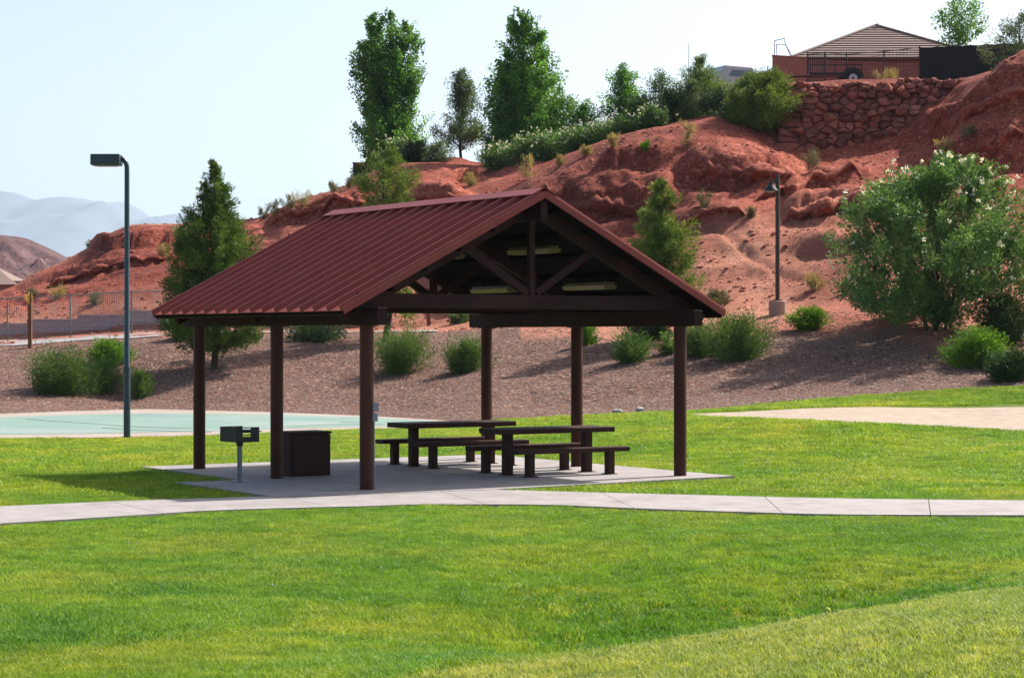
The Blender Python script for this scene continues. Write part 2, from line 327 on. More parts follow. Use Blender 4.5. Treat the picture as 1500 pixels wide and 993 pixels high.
ROWS = [
 rowz((-900,2,.62),(2400,2,.70)),
 rowz((-900,8,.30),(400,8,.36),(720,8.2,.60),(1100,8.2,.74),(1500,8.2,.97),(2400,8.2,1.05)),
 rowz((-900,12,.15),(0,12,.17),(400,12,.21),(600,11.2,.42),(720,10.5,.575),(900,11.3,.567),(1100,12,.60),(1300,12.6,.656),(1500,13,.71),(2400,13,.8)),
 rowz((-900,17,.06),(300,17,.06),(600,16.5,-.02),(900,16.6,-.36),(1150,17.2,-.60),(1350,17.6,-.28),(1500,18,.04),(2400,18,.2)),
 rowz((-900,24.6,0),(2400,24.6,0)),
 rowz((-900,32.6,0),(2400,32.6,0)),
 rowz((-900,41,0),(700,41,0),(850,38.2,-.01),(1000,35.7,-.02),(1072,34.9,-.03),(1200,37,-.03),(1400,43,.10),(1500,45,.15),(2400,45,.25)),
 rowz((-900,47.0,0),(0,47.4,0),(200,48,0),(540,52.6,0),(720,54.6,.02))+rowy((840,613,53),(1000,608,51))+rowy((1200,617,47),(1400,626,47.5),(1500,631,47),(2400,640,48)),
 R_I,
 rowy((-900,520,80),(0,508,80),(200,495,80),(300,490,81),(450,490,82),(640,487,82),(800,478,78),(1000,472,73),(1138,460,72),(1250,456,70),(1400,465,68),(1500,470,68),(2400,470,68)),
 rowy((-900,512,83),(0,500.5,83),(200,488.5,83),(300,484.5,84),(450,485,85),(640,482,85),(800,470,81),(1000,456,76),(1138,446,75),(1250,442,73),(1400,440,72),(1500,438,72),(2400,430,72)),
 rowy((-900,512,89.2),(0,499,89.2),(200,487,89.2),(300,483,89.2),(520,482,89.2),(640,470,89.6),(800,445,83),(1000,433,78.6),(1138,424,77.5),(1300,410,75.8),(1500,396,75.6),(2400,390,75.6)),
 rowy((-900,486,90.0),(0,474,90.0),(200,456,90.0),(400,440,90.0),(520,440,90.0),(640,448,91.6),(800,425,84.6),(1000,418,80.4),(1138,410,79.3),(1300,395,77.3),(1500,380,77.3),(2400,370,77.3)),
 rowy((-900,460,105),(0,445,105),(100,420,106),(200,385,106),(300,378,105),(400,352,104),(600,330,100),(690,335,94),(800,322,92),(930,318,90),(1000,300,89),(1100,292,88),(1200,290,88),(1350,270,86),(1500,240,86),(2400,200,86)),
 rowy((-900,470,118),(-200,450,118),(0,428,118),(50,402,118),(100,380,119),(130,362,119),(160,343,119),(190,330,119),(230,327,119),(300,327,118),(375,322,117),(420,302,116),(470,285,115),(520,265,114),(560,246,113),(600,238,112),(650,243,109),(690,285,101),(720,276,100),(780,258,99),(870,216,98),(950,191,98),(1035,181,97),(1100,196,96),(1165,224,96),(1300,224,95),(1350,212,94),(1385,190,93),(1420,150,91.5),(1450,116,91),(1500,86,91),(1600,60,91),(2400,30,91)),
 rowz((-900,128,1.5),(0,128,3.6),(100,128,5.2),(200,128,7.9),(375,127,7.6),(470,126,8.8),(520,124,10.4),(560,121,11.5),(600,119,12.0),(650,117,12.0),(700,115,11.6),(780,109,11.2),(870,106,11.8),(950,105,12.4),(1035,104,12.9),(1100,103,13.4),(1165,101,14.35),(1300,101,14.5),(1400,101,14.55),(1500,101,14.8),(2400,101,16.0)),
 rowz((-900,150,0),(0,150,1),(300,150,4),(470,150,6.5),(560,150,12.2),(700,150,12.8),(900,150,13.5),(1100,150,14.9),(2400,150,16.0)),
 rowz((-900,190,-1),(300,190,0),(560,190,8),(900,190,11),(2400,190,15)),
 rowz((-900,270,-2.2),(2400,270,-2.2)),
 rowz((-900,320,-2.6),(2400,320,-2.6)),
]
PXG = np.arange(-900, 2401, 5.0); DG = np.exp(np.linspace(math.log(2), math.log(320), 900))
RD = np.stack([pchip([p[0] for p in r], [p[1] for p in r], PXG) for r in ROWS], 1)
RZ = np.stack([pchip([p[0] for p in r], [p[2] for p in r], PXG) for r in ROWS], 1)
TAB = np.stack([pchip(RD[i], RZ[i], DG) for i in range(len(PXG))])
for _ in range(2): TAB[1:-1] = .25*TAB[:-2]+.5*TAB[1:-1]+.25*TAB[2:]
def rowdepth(k, px): return np.interp(px, PXG, RD[:, k])
LEDGES = [ # px range, bottom pixel row at both ends, height, length behind, wiggle
 (740,1000,322,306,.85,6.0,.8), (985,1185,268,256,.80,4.5,.6), (985,1110,340,318,.50,2.2,.5), (1130,1300,326,296,.65,3.2,.6),
 (1080,1290,290,250,.40,2.6,.6), (1335,1760,260,180,.85,4.5,.8), (1330,1560,205,150,.8,3.0,.7), (110,320,372,352,.55,5.0,.7), (860,1010,262,246,.45,3.0,.6),
 (380,560,330,300,.6,4.0,.8), (590,700,300,285,.6,3.0,.6), (40,280,418,372,.4,2.5,.5), (640,720,262,262,.5,2.5,.5), (1150,1420,372,352,.30,3.0,.6)]
def terrain_base(X, Y):
    px = np.clip(px_of(X, Y), -899, 2399); u = (px+900)/5.0; i = np.clip(u.astype(int), 0, len(PXG)-2); fu = u-i
    v = (np.log(np.clip(Y, 2.001, 319))-math.log(2))/(math.log(320)-math.log(2))*(len(DG)-1); j = np.clip(v.astype(int), 0, len(DG)-2); fv = v-j
    return (TAB[i,j]*(1-fu)+TAB[i+1,j]*fu)*(1-fv)+(TAB[i,j+1]*(1-fu)+TAB[i+1,j+1]*fu)*fv
def first_hit(px, py, fn, d0=14., d1=150., n=2400):
    d = np.linspace(d0, d1, n); X = (px-750)/F*d; z = fn(X, d); zr = yz(py, d); k = np.nonzero(z >= zr)[0]
    return float(d[k[0]]) if len(k) else d1
LF = []
for (a, b, y0, y1, hgt, ln, wg) in LEDGES:
    xs = np.linspace(a, b, 9); ds = np.array([first_hit(x, y0+(y1-y0)*(x-a)/(b-a), terrain_base, 70, 130, 900) for x in xs])
    ds = np.convolve(np.pad(ds, 1, 'edge'), [.25,.5,.25], 'valid'); LF.append((a, b, xs, ds, hgt, ln, wg))
def terrain(X, Y):
    X = np.asarray(X, float); Y = np.asarray(Y, float); px = px_of(X, Y); z = terrain_base(X, Y)
    di = rowdepth(8, px); dk = rowdepth(9, px); dm = rowdepth(12, px)+.3; do = rowdepth(14, px)
    bank = sstep((Y-di)/6)*(Y < 200); hill = sstep((Y-np.maximum(dk+3, np.where(px < 560, dm, 0)))/7)*(1-sstep((Y-122)/20))
    z = z+bank*(1-hill)*.12*(fbm(X*.5, Y*.5, 4, 3)-.5)*2
    rid = fbm(X*.16+3, Y*.16, 5, 11, .5, True); f2 = fbm(X*.55, Y*.55, 4, 21); f3 = fbm(X*1.7, Y*1.7, 3, 31, .55, True)
    top = np.clip(1-np.exp(-np.abs(Y-do)/5.0), .25, 1)
    wx = X+1.2*(fbm(X*.35, Y*.35, 3, 23)-.5); wy = Y+1.2*(fbm(X*.35+9, Y*.35, 3, 25)-.5)
    rug = fbm(wx*.55, wy*.9, 4, 27, .6, True); f4 = fbm(X*3.1, Y*2.4, 2, 37, .6, True)
    z = z+hill*top*(.55*(rid-.62)+.22*(f2-.5)+.13*(rug-.6)+.07*(f3-.6)+.05*(f4-.6))
    st = z/1.15+.30*(f2-.5)+.02*X; stf = st-np.floor(st); z = z+hill*top*.30*(sstep(stf/.35)-stf)*np.clip(3.2*fbm(X*.09, Y*.09, 2, 45)-1.15, 0, 1)
    # eroded gullies running down the slope
    g = fbm(X*.45+.15*Y, Y*.06, 3, 41, .55, True); z = z-hill*top*.40*np.clip(g-.62, 0, 1)*2
    for (a, b, xs, ds, hgt, ln, wg) in LF:
        side = sstep((px-a)/40)*sstep((b-px)/40); fr = np.interp(px, xs, ds)+wg*1.5*(fbm(X*.55+a, Y*.05+a*.1, 4, 51, .6)-.5)*2
        q = Y-fr; z = z-.35*hgt*side*np.exp(-((q+.45)/.5)**2)+hgt*side*sstep(q/.30)*(1-sstep((q-.45)/ln))*(.55+.9*fbm(X*.5, Y*.5, 4, 61, .6))
    lawn = (1-sstep((Y-di)/2)); z = z+lawn*.02*(fbm(X*.6, Y*.6, 3, 71)-.5)-lawn*.015
    return z
def gz(X, Y): return float(terrain(np.array([X]), np.array([Y]))[0])
def gp(px, py, d0=14., d1=150.):
    d = first_hit(px, py, terrain, d0, d1, 1800); X = (px-750)/F*d; return Vector((X, d, gz(X, d)))
def gpd(px, depth): X = (px-750)/F*depth; return Vector((X, depth, gz(X, depth)))

cols = np.concatenate([np.arange(-620, -40, 16.), np.arange(-40, 1540, 4.), np.arange(1540, 2120, 16.)])
deps = np.concatenate([np.exp(np.linspace(math.log(2.5), math.log(54), 150)), np.linspace(54.2, 76, 75), np.linspace(76.24, 104, 116), np.linspace(104.5, 124, 40), np.linspace(126, 318, 40)])
PX, DD = np.meshgrid(cols, deps); XX = (PX-750)/F*DD; YY = DD; ZZ = terrain(XX, YY)
nc, nr = len(cols), len(deps); idx = np.arange(nc*nr).reshape(nr, nc)
quads = np.stack([idx[:-1,:-1], idx[:-1,1:], idx[1:,1:], idx[1:,:-1]], -1).reshape(-1, 4)
fpx = ((PX[:-1,:-1]+PX[1:,1:])/2).ravel(); fd = ((DD[:-1,:-1]+DD[1:,1:])/2).ravel()
SAND_TOP = [(1005,605.5),(1130,598.5),(1300,595),(1500,592),(2400,575)]; SAND_BOT = [(1005,608),(1100,612),(1200,617),(1350,623.5),(1500,631),(2400,660)]
def sand_d(tab, px): # depth where that pixel row meets the ground
    xs = np.linspace(1005, 2390, 40); ys = np.interp(xs, [q[0] for q in tab], [q[1] for q in tab])
    return np.interp(px, xs, [first_hit(x, y, terrain_base, 35, 70, 700) for x, y in zip(xs, ys)])
st_px = np.linspace(1005, 2390, 120); ST = sand_d(SAND_TOP, st_px); SB = sand_d(SAND_BOT, st_px)
def is_sand(px, d): return (px > 1005) & (d > np.interp(px, st_px, SB)) & (d < np.interp(px, st_px, ST))
def is_lawn(px, d):
    lf = np.where(px < 720, np.interp(px, [q[0] for q in LAWN_FAR], [q[1] for q in LAWN_FAR]), rowdepth(8, px)); return (d < lf+.2) & ~is_sand(px, d)
lw = is_lawn(fpx, fd); sn = is_sand(fpx, fd); bk = ~lw & ~sn & (fd < rowdepth(9, fpx)+1.5); hl = ~lw & ~sn & ~bk
V = np.stack([XX, YY, ZZ], -1).reshape(-1, 3)
dk = rowdepth(9, PX); wob = 5*(fbm(XX*.18, YY*.18, 4, 81)-.5)
mulch = 1-sstep((DD+wob-np.where(PX > 760, dk-5.5, dk-.5))/2.5); tanm = (1-sstep((DD+2.2*wob-(dk+9))/7))*np.clip(.55+1.2*(fbm(XX*.25, YY*.25, 3, 91)-.45), 0, 1)
# the tan caprock weathering along the crest
crest = np.exp(-((DD-rowdepth(14, PX))/3.2)**2)*(PX < 560)*.75; tanm = np.maximum(tanm, crest*np.clip(2.2*fbm(XX*.3, YY*.3, 3, 95)-.5, 0, 1))
def sub(name, sel, mat, attrs):
    q = quads[sel]; u, inv = np.unique(q, return_inverse=True)
    return tag(np_mesh(name, V[u], inv.reshape(-1, 4), mat, smooth=True, attrs={k: a.ravel()[u] for k, a in attrs.items()}), kind='structure')
AT = dict(mulch=mulch, tan=tanm)
sub('lawn', lw, M['lawn'], {}); sub('mulch_bank', bk, M['hill'], AT); sub('red_hill', hl, M['hill'], AT); sub('sand_path', sn, M['sand'], {})

# overhanging sandstone ledges standing out of the slope
def rock_ledge(pts, hgt, seed):
    xs = np.linspace(pts[0][0], pts[-1][0], max(24, int((pts[-1][0]-pts[0][0])/3))); ys = pchip([q[0] for q in pts], [q[1] for q in pts], xs); n = len(xs)
    xq = np.linspace(xs[0], xs[-1], 11); d = pchip(xq, [gp(float(x), float(np.interp(x, xs, ys)), 70, 125).y for x in xq], xs); X = (xs-750)/F*d; z = terrain(X, d); z = np.convolve(np.pad(z, 2, 'edge'), np.ones(5)/5, 'valid')
    prof = [(.9,-.6),(.42,-.10),(.26,.16),(-.02,.30),(-.20,.46),(-.22,.62),(-.06,.82),(.30,.95),(.9,1.0),(1.7,.95),(2.6,.72),(3.6,.25),(4.4,-.5)]; m = len(prof)
    e = sstep(np.minimum(np.arange(n), np.arange(n)[::-1])/(n*.16)); A = fbm(X*1.3+seed*7.1, d*.2, 4, seed, .6); hh = hgt*(.35+1.25*A)*(.1+.9*e)
    P_ = np.zeros((n, m, 3))
    for j, (o_, h_) in enumerate(prof):
        nz = fbm(X*3.4+j*.83, np.full(n, j*.9+seed), 4, seed+3, .65)-.5; n2_ = fbm(X*1.0+j*.21, np.full(n, j*.35+seed*2), 3, seed+9, .55)-.5
        P_[:,j,0] = X+.10*nz; P_[:,j,1] = d+o_*np.maximum(hh,.25)*1.05+(.30*nz+.7*n2_)*hgt*e; P_[:,j,2] = z+h_*hh+.22*nz*hgt*e-.25*(1-e)-(.35*max(0, o_-1.5)*0)
        if j >= 8: # the back follows the slope behind
            zb = terrain(P_[:,j,0], P_[:,j,1]); w_ = (j-7)/5; P_[:,j,2] = P_[:,j,2]*(1-w_)+np.maximum(zb-.05, P_[:,j,2]*0+zb-.05)*w_ if j < m-1 else zb-.4
    id_ = np.arange(n*m).reshape(n, m); q = np.stack([id_[:-1,:-1], id_[1:,:-1], id_[1:,1:], id_[:-1,1:]], -1).reshape(-1,4)
    tag(np_mesh('rock_ledge', P_.reshape(-1,3), q, M['hill'], smooth=True, attrs=dict(mulch=np.zeros(n*m), tan=np.tile(np.clip(np.array([p_[1] for p_ in prof])-.75, 0, 1)*.9, n))), kind='structure')
for i, (pts, hgt) in enumerate((([(755,296),(800,312),(860,322),(930,320),(1005,302)],.85),([(1000,258),(1040,270),(1100,270),(1172,258)],.75),([(995,338),(1030,322),(1065,315),(1100,316)],.5),([(1090,300),(1140,288),(1200,272),(1275,250)],.45),
    ([(1140,326),(1180,322),(1225,316),(1290,298)],.65),([(1335,252),(1400,238),(1460,224),(1530,206),(1600,196)],.7),([(1345,196),(1385,190),(1430,172),(1500,150),(1580,130)],.6),([(50,428),(110,412),(180,394),(270,372)],.40),([(385,334),(430,322),(480,308),(545,292)],.6),([(590,300),(640,296),(700,300)],.5))):
    rock_ledge(pts, hgt, 3+i)
# desert plain, far hill, mountains
b = MB(); b.add([(-9000,-200,-3.2),(9000,-200,-3.2),(9000,14000,-3.2),(-9000,14000,-3.2)], [(0,1,2,3)]); tag(b.build('desert_plain', M['plain']), kind='structure')
def ridge_mesh(name, sil, d, thick, mat, nx, ny, amp, fr, seed, lo, hi):
    xs = np.linspace(lo, hi, nx); top = yz(pchip([s[0] for s in sil], [s[1] for s in sil], xs), d)
    u = np.linspace(-1, 1, ny); P, U = np.meshgrid(xs, u); D = d+U*thick; X = (P-750)/F*d
    prof = 1-np.abs(U)**1.25; rg = fbm(X/fr, D/fr*1.0, 6, seed, .52, True)-.6
    Z = -4+(top[None]+4)*prof+amp*rg*(1-np.exp(-(U/.14)**2))*np.clip(1-np.abs(U), 0, 1)**.3
    id_ = np.arange(nx*ny).reshape(ny, nx); q = np.stack([id_[:-1,:-1], id_[:-1,1:], id_[1:,1:], id_[1:,:-1]], -1).reshape(-1,4)
    return tag(np_mesh(name, np.stack([X, D, Z], -1).reshape(-1,3), q, mat, smooth=True), kind='structure')
ridge_mesh('far_hill', [(-600,420),(-300,360),(-100,338),(0,344),(30,347),(60,358),(100,378),(150,402),(260,440),(420,480)], 430, 70, M['farhill'], 300, 120, 9, 11, 5, -500, 420)
ridge_mesh('mountain_range', [(-1200,330),(-700,290),(-300,268),(-100,272),(0,279),(28,283),(55,293),(90,288),(125,291),(160,297),(178,295),(200,303),(225,318),(262,313),(300,317),(420,330),(700,350),(1100,330),(1600,345),(2400,330)], 9000, 2600, M['mount'], 500, 60, 190, 700, 9, -1100, 2300)

# ------------------------------------------------------------------ path, slab, court, sidewalk
def G0(px, py, z=0.0): d = F*(CAMH-z)/(py-YH); return ((px-750)/F*d, d)
PN = [(-420,797),(0,770),(200,757.5),(300,751),(420,747),(540,744),(620,741.5),(750,741.5),(1000,750),(1250,756.5),(1500,757.5),(1980,757)]
PF = [(-420,765),(0,744.5),(100,740),(200,735.7),(350,731),(545,724),(725,720),(800,722),(1000,727),(1250,733),(1500,735.5),(1980,737)]
ny_ = lambda x: float(pchip([q[0] for q in PN], [q[1] for q in PN], np.array([x]))[0]); fy_ = lambda x: float(pchip([q[0] for q in PF], [q[1] for q in PF], np.array([x]))[0])
root = tag(empty('footpath', (0,28,0)), kind='structure')
js = [-420,-120,160,409,640,880,1120,1360,1600,1880]; path_polys = []
def shift(x): return float(np.interp(x, [0,600,1500], [80,75,-10]))
for j in range(len(js)-1):
    g = .6; fx = np.linspace(js[j]+g, js[j+1]-g, 9); nx = np.linspace(js[j]+shift(js[j])+g, js[j+1]+shift(js[j+1])-g, 9)
    poly = [G0(x, ny_(x)) for x in nx]+[G0(x, fy_(x)) for x in fx[::-1]]; path_polys.append(poly)
    o = MB().prism([(p[0], p[1]-28) for p in poly], -.10, .030).build('paving_slab', M['concrete'], root)
TH, WX, LY = .571, 5.765, 5.895; C0 = (-2.135, 31.117)
def PL(a, b, z=0.0): return Vector((C0[0]+a*math.cos(TH)-b*math.sin(TH), C0[1]+a*math.sin(TH)+b*math.cos(TH), z))
root = tag(empty('concrete_pad', (C0[0],C0[1],0), TH), kind='structure')
pad_l = [[(-.6,3.05),(2.9,3.05),(2.9,7.0),(-.6,7.0)],[(2.912,3.05),(6.48,3.05),(6.48,7.0),(2.912,7.0)],[(-.6,-.80),(1.6,-.98),(2.9,-.86),(2.9,3.038),(-.6,3.038)],[(2.912,-.86),(6.48,-.5),(6.48,3.038),(2.912,3.038)],[(-1.75,-.62),(-.612,-.80),(-.612,2.95),(-1.75,2.95)]]
for q in pad_l: MB().prism(q, -.1, .036).build('paving_slab', M['concrete'], root)
pad_w = [[tuple(PL(*p)[:2]) for p in q] for q in pad_l]
SLAB = .036
# sport court
CN = [(-420,648),(0,643),(185,641.5),(300,639),(420,634),(540,629),(640,627),(722,624.5)]; CF = [(722,622),(640,616),(540,610),(400,604.5),(215,600),(100,603),(0,607),(-420,614)]
cpoly = [G0(*q) for q in CN]+[G0(*q) for q in CF]
root = tag(empty('sport_court', (-8,56,0)), kind='structure')
MB().prism([(x+8,y-56) for x, y in cpoly], -.12, .020).build('court_apron', M['apron'], root)
IN = [(-420,641),(0,637.5),(185,635.5),(300,633),(420,629),(540,625.5),(640,623.5),(705,622.8)]; INF = [(640,618),(540,612.5),(400,608),(215,606.5),(100,609),(0,612),(-420,619)]
MB().prism([(x+8,y-56) for x, y in [G0(*q) for q in IN]+[G0(*q) for q in INF]], -.05, .025).build('playing_surface', M['teal'], root)
for line in ([(40,613.5),(80,617),(130,620),(185,624),(230,626),(280,627.5)],[(150,626.5),(190,629.5),(240,631),(310,632.5)],[(420,625),(480,622),(560,621)],[(500,618),(530,618.6),(548,618.2)]):
    b = MB(); pts = [Vector((*G0(*q, .028), .028))-Vector((8*-1,56,0)) for q in line]
    for p0, p1 in zip(pts, pts[1:]): b.beam(p0, p1, .06, .006)
    b.build('crack', M['crack'], root)
def ribbon(name, pxs, dfun, w, mat, h=.06, seg=1):
    root = tag(empty(name, (0,80,0)), kind='structure')
    for k in range(len(pxs)-1):
        xs = np.linspace(pxs[k]+.4, pxs[k+1]-.4, 5); top = []; bot = []
        for x in xs:
            d = dfun(x)
            for lst, dd in ((top, d), (bot, d+w)): q = gpd(x, dd); lst.append((q.x, q.y-80, q.z+h))
        vs_ = top+bot[::-1]; n = len(vs_); b = MB()
        b.add(vs_+[(v[0],v[1],v[2]-.5) for v in vs_], [(i, i+1, n-2-i, n-1-i) for i in range(4)]+[(i, n+i, n+(i+1)%n, (i+1)%n) for i in range(n)])
        b.build('paving_slab', mat, root)
ribbon('sidewalk', list(range(-420, 760, 118)), lambda x: float(rowdepth(9, x))+.2, 2.3, M['concrete'], .035)

# ------------------------------------------------------------------ picnic shelter
OGF, OGB, OE, ZE, ZR = .383, .56, .625, 2.696, 4.508
sh = tag(empty('picnic_shelter', (C0[0],C0[1],0), TH), 'open picnic shelter with red ribbed metal gable roof on brown posts', 'shelter')
BP = (0, LY/2, LY)
for a in (0, WX):
    for bb in BP:
        c = MB().lathe([(.103,SLAB),(.103,2.45)], (a,bb,0), 20).build('column', M['steel'], sh, smooth=True)
for a in (0, WX): MB().box((a, LY/2, 2.575), (.17, LY+.96, .25)).build('side_beam', M['beam'], sh, bevel=.008)
SL = (ZR-ZE)/(WX/2+OE); ang = math.atan(SL); mid = WX/2
def roof_z(a): return ZR-SL*abs(a-mid)
MB().box((mid, (LY+OGB-OGF)/2, ZR-.30), (.13, LY+OGF+OGB-.02, .29)).build('ridge_beam', M['beam'], sh, bevel=.006)
def slope_pt(s, dist, b, off=0.0):     # s=-1 left, +1 right; dist horizontal from ridge; off along normal
    return Vector((mid+s*dist+s*math.sin(ang)*off, b, ZR-SL*dist+math.cos(ang)*off))
up = {s: Vector((s*math.sin(ang), 0, math.cos(ang))) for s in (-1,1)}
HW = mid+OE
for bb in BP:
    MB().box((mid, bb, 2.81), (WX+.30, .13, .215)).build('bottom_chord', M['beam'], sh, bevel=.006)
    MB().box((mid, bb, (2.92+4.06)/2), (.10, .10, 4.06-2.92)).build('king_post', M['beam'], sh, bevel=.005)
    for s in (-1,1):
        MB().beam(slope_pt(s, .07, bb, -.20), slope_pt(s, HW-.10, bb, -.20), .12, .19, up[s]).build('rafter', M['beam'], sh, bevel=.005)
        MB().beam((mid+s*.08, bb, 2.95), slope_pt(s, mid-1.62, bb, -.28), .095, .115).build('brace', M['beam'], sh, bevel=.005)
roof = MB()
for s in (-1,1):
    roof.beam(slope_pt(s, HW/2, -OGF+.04, -.085), slope_pt(s, HW/2, LY+OGB-.04, -.085), (HW-.03)/math.cos(ang), .045, up[s])
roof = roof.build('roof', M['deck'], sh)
for s in (-1,1):
    for k in range(6):
        d = .35+k*(HW-.55)/5
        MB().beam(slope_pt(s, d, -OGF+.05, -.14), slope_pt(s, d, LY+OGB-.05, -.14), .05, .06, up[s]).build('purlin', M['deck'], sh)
NP = 16; pw = (LY+OGF+OGB)/NP
for s in (-1,1):
    for k in range(NP):
        b0 = -OGF+k*pw
        e = rnd.uniform(-.006,.006)
        MB().beam(slope_pt(s, .03, b0+pw/2, -.052), slope_pt(s, HW+e, b0+pw/2, -.052), pw-.006, .012, up[s]).build('roof_panel', M['roof'], roof)
    for k in range(NP+1):
        b0 = min(max(-OGF+k*pw, -OGF+.022), LY+OGB-.022)
        m = MB(); w0, w1, hh = .030, .011, .082   # trapezoid rib
        for (dist) in (.05, HW+.004):
            for (off, ww) in ((-.044, w0), (hh-.044, w1)):
                for sg in (-1, 1): m.v.append(tuple(slope_pt(s, dist, b0+sg*ww, off)))
        m.f = [(0,1,3,2),(4,6,7,5),(0,4,5,1),(2,3,7,6),(0,2,6,4),(1,5,7,3)]
        m.build('rib', M['roof'], roof)
    cap = MB(); cap.beam(slope_pt(s, .105, -OGF-.012, .043), slope_pt(s, .105, LY+OGB+.012, .043), .21/math.cos(ang), .012, up[s]); cap.build('ridge_cap', M['roof'], roof)
    for bb in (-OGF-.016, LY+OGB+.016):
        MB().beam(slope_pt(s, .015, bb, -.055), slope_pt(s, HW, bb, -.055), .022, .095, up[s]).build('rake_trim', M['roof'], roof)
    MB().beam(slope_pt(s, HW-.03, -OGF, -.105), slope_pt(s, HW-.03, LY+OGB, -.105), .03, .07, up[s]).build('eave_trim', M['beam'], roof)

for a in (0, WX):
    for bb in BP:
        MB().box((a, bb, 2.442), (.24,.24,.014)).build('cap_plate', M['steel'], sh)
# light fixtures under the right roof slope
for (a, bb, lab) in ((3.9,1.47,'pale tube light high under the roof, seen behind the king post of the front truss'),(5.0,1.47,'pale tube light low under the roof near the front right post'),
                     (3.9,4.42,'pale tube light high under the roof over the rear table'),(5.0,4.42,'pale tube light low under the roof over the rear table')):
    q = PL(a, bb, roof_z(a)-.315); fx = tag(empty('tube_light', q, TH), lab, 'light fixture', 'tube lights under the shelter roof')
    MB().box((0,0,.045), (.17,1.22,.05)).build('housing', M['housing'], fx, bevel=.006)
    b = MB(); pr = [(-.14,.02),(-.10,-.045),(.10,-.045),(.14,.02)]
    b.add([(x,-.61,z) for x, z in pr]+[(x,.61,z) for x, z in pr], [(0,1,2,3),(7,6,5,4),(0,4,5,1),(1,5,6,2),(2,6,7,3),(3,7,4,0)]); b.build('lens', M['plastic'], fx)
    for yy in (-.45,.45): MB().tube((0,yy,.065),(0,yy,.165), .012).build('hanger', M['iron'], fx)

# electrical boxes on the near post
q = PL(.085, -.055, SLAB); eb = tag(empty('electrical_box', (C0[0]+.128, C0[1]-.01, SLAB)), 'two small grey electrical boxes and conduit on shelter post', 'electrical box')
MB().tube((-.02,0,0),(-.02,0,1.02), .013, n=8).build('conduit', M['galv'], eb, smooth=True)
MB().box((0,0,1.06),(.075,.09,.12)).build('switch_box', M['greybox'], eb, bevel=.006)
MB().box((0.008,0,1.21),(.09,.09,.13)).build('outlet_box', M['greybox'], eb, bevel=.012)

# ------------------------------------------------------------------ tables, bin, grill
def table(a, bb, lab):
    tb = tag(empty('picnic_table', PL(a, bb, SLAB), TH), lab, 'picnic table', 'picnic tables under the shelter')
    MB().box((0,0,.715), (2.2,.74,.085)).build('tabletop', M['table'], tb, bevel=.012)
    for s in (-.78,.78): MB().box((s,0,.336), (.14,.14,.672)).build('leg', M['table'], tb, bevel=.008)
    for t_ in (-1,1):
        be = MB().box((0,t_*.66,.41), (2.2,.27,.075)).build('bench', M['table'], tb, bevel=.01)
        for s in (-.78,.78): MB().box((s,t_*.66,.186), (.12,.13,.372)).build('leg', M['table'], be, bevel=.006)
        for s in (-.78,.78): MB().box((s,t_*.66,.006), (.19,.19,.012)).build('foot_plate', M['table'], be)
    for s in (-.78,.78): MB().box((s,0,.006), (.21,.21,.012)).build('foot_plate', M['table'], tb)
table(4.27, 1.62, 'dark brown picnic table with two benches beside the sunlit front right post')
table(4.15, 4.45, 'dark brown picnic table with two benches, the one beside the grassy back edge')

bn = tag(empty('litter_bin', (*G0(444, 699), SLAB), TH), 'dark brown square litter bin beside the middle shelter post', 'litter bin')
MB().box((0,0,.335), (.74,.52,.67)).build('body', M['cabinet'], bn, bevel=.02)
for s in (-1,1):
    MB().box((0,s*.262,.325), (.64,.012,.55)).build('side_panel', M['cabinet'], bn, bevel=.004)
b = MB(); b.prism([(-.382,-.272),(.382,-.272),(.382,.272),(-.382,.272)], .674, .715)
b.build('lid', M['cabinet'], bn, bevel=.01)

q = G0(351, 705, SLAB)
gr = tag(empty('park_grill', (q[0], q[1], SLAB), math.radians(128)), 'black pedestal park grill on galvanised post beside the pad edge', 'grill')
MB().lathe([(.16,-.002),(.16,.012),(.05,.016),(.05,.02)], (0,0,0), 16).build('base_plate', M['galv'], gr)
MB().tube((0,0,.01),(0,0,.60), .040, n=14).build('post', M['galv'], gr, smooth=True)
MB().lathe([(.046,.55),(.055,.60),(.065,.615)], (0,0,0), 12).build('collar', M['iron'], gr)
fb = MB(); fb.box((0,0,.622),(.50,.40,.012)); fb.box((0,.197,.735),(.50,.010,.225)); fb.build('firebox', M['iron'], gr)
for s in (-1,1):      # side plates with notches for the grate
    b = MB(); x = s*.248
    b.box((x,.155,.735),(.010,.075,.225)); b.box((x,-.125,.735),(.010,.15,.225)); b.box((x,.035,.84),(.010,.17,.016)); b.box((x,.035,.665),(.010,.17,.075))
    for k in range(3): b.box((x,.035,.725+k*.042),(.010,.17,.012))
    b.build('side_plate', M['iron'], gr)
b = MB()
for k in range(11): b.tube((-.24+.048*k,-.2,.775),(-.24+.048*k,.18,.775), .006, n=5)
for yy in (-.2,.18): b.tube((-.25,yy,.775),(.25,yy,.775), .007, n=5)
g_ = b.build('grate', M['iron'], gr)
for s in (-.15,.15): MB().tube((s,-.2,.775),(s,-.30,.775), .009, n=6).build('handle', M['iron'], g_)

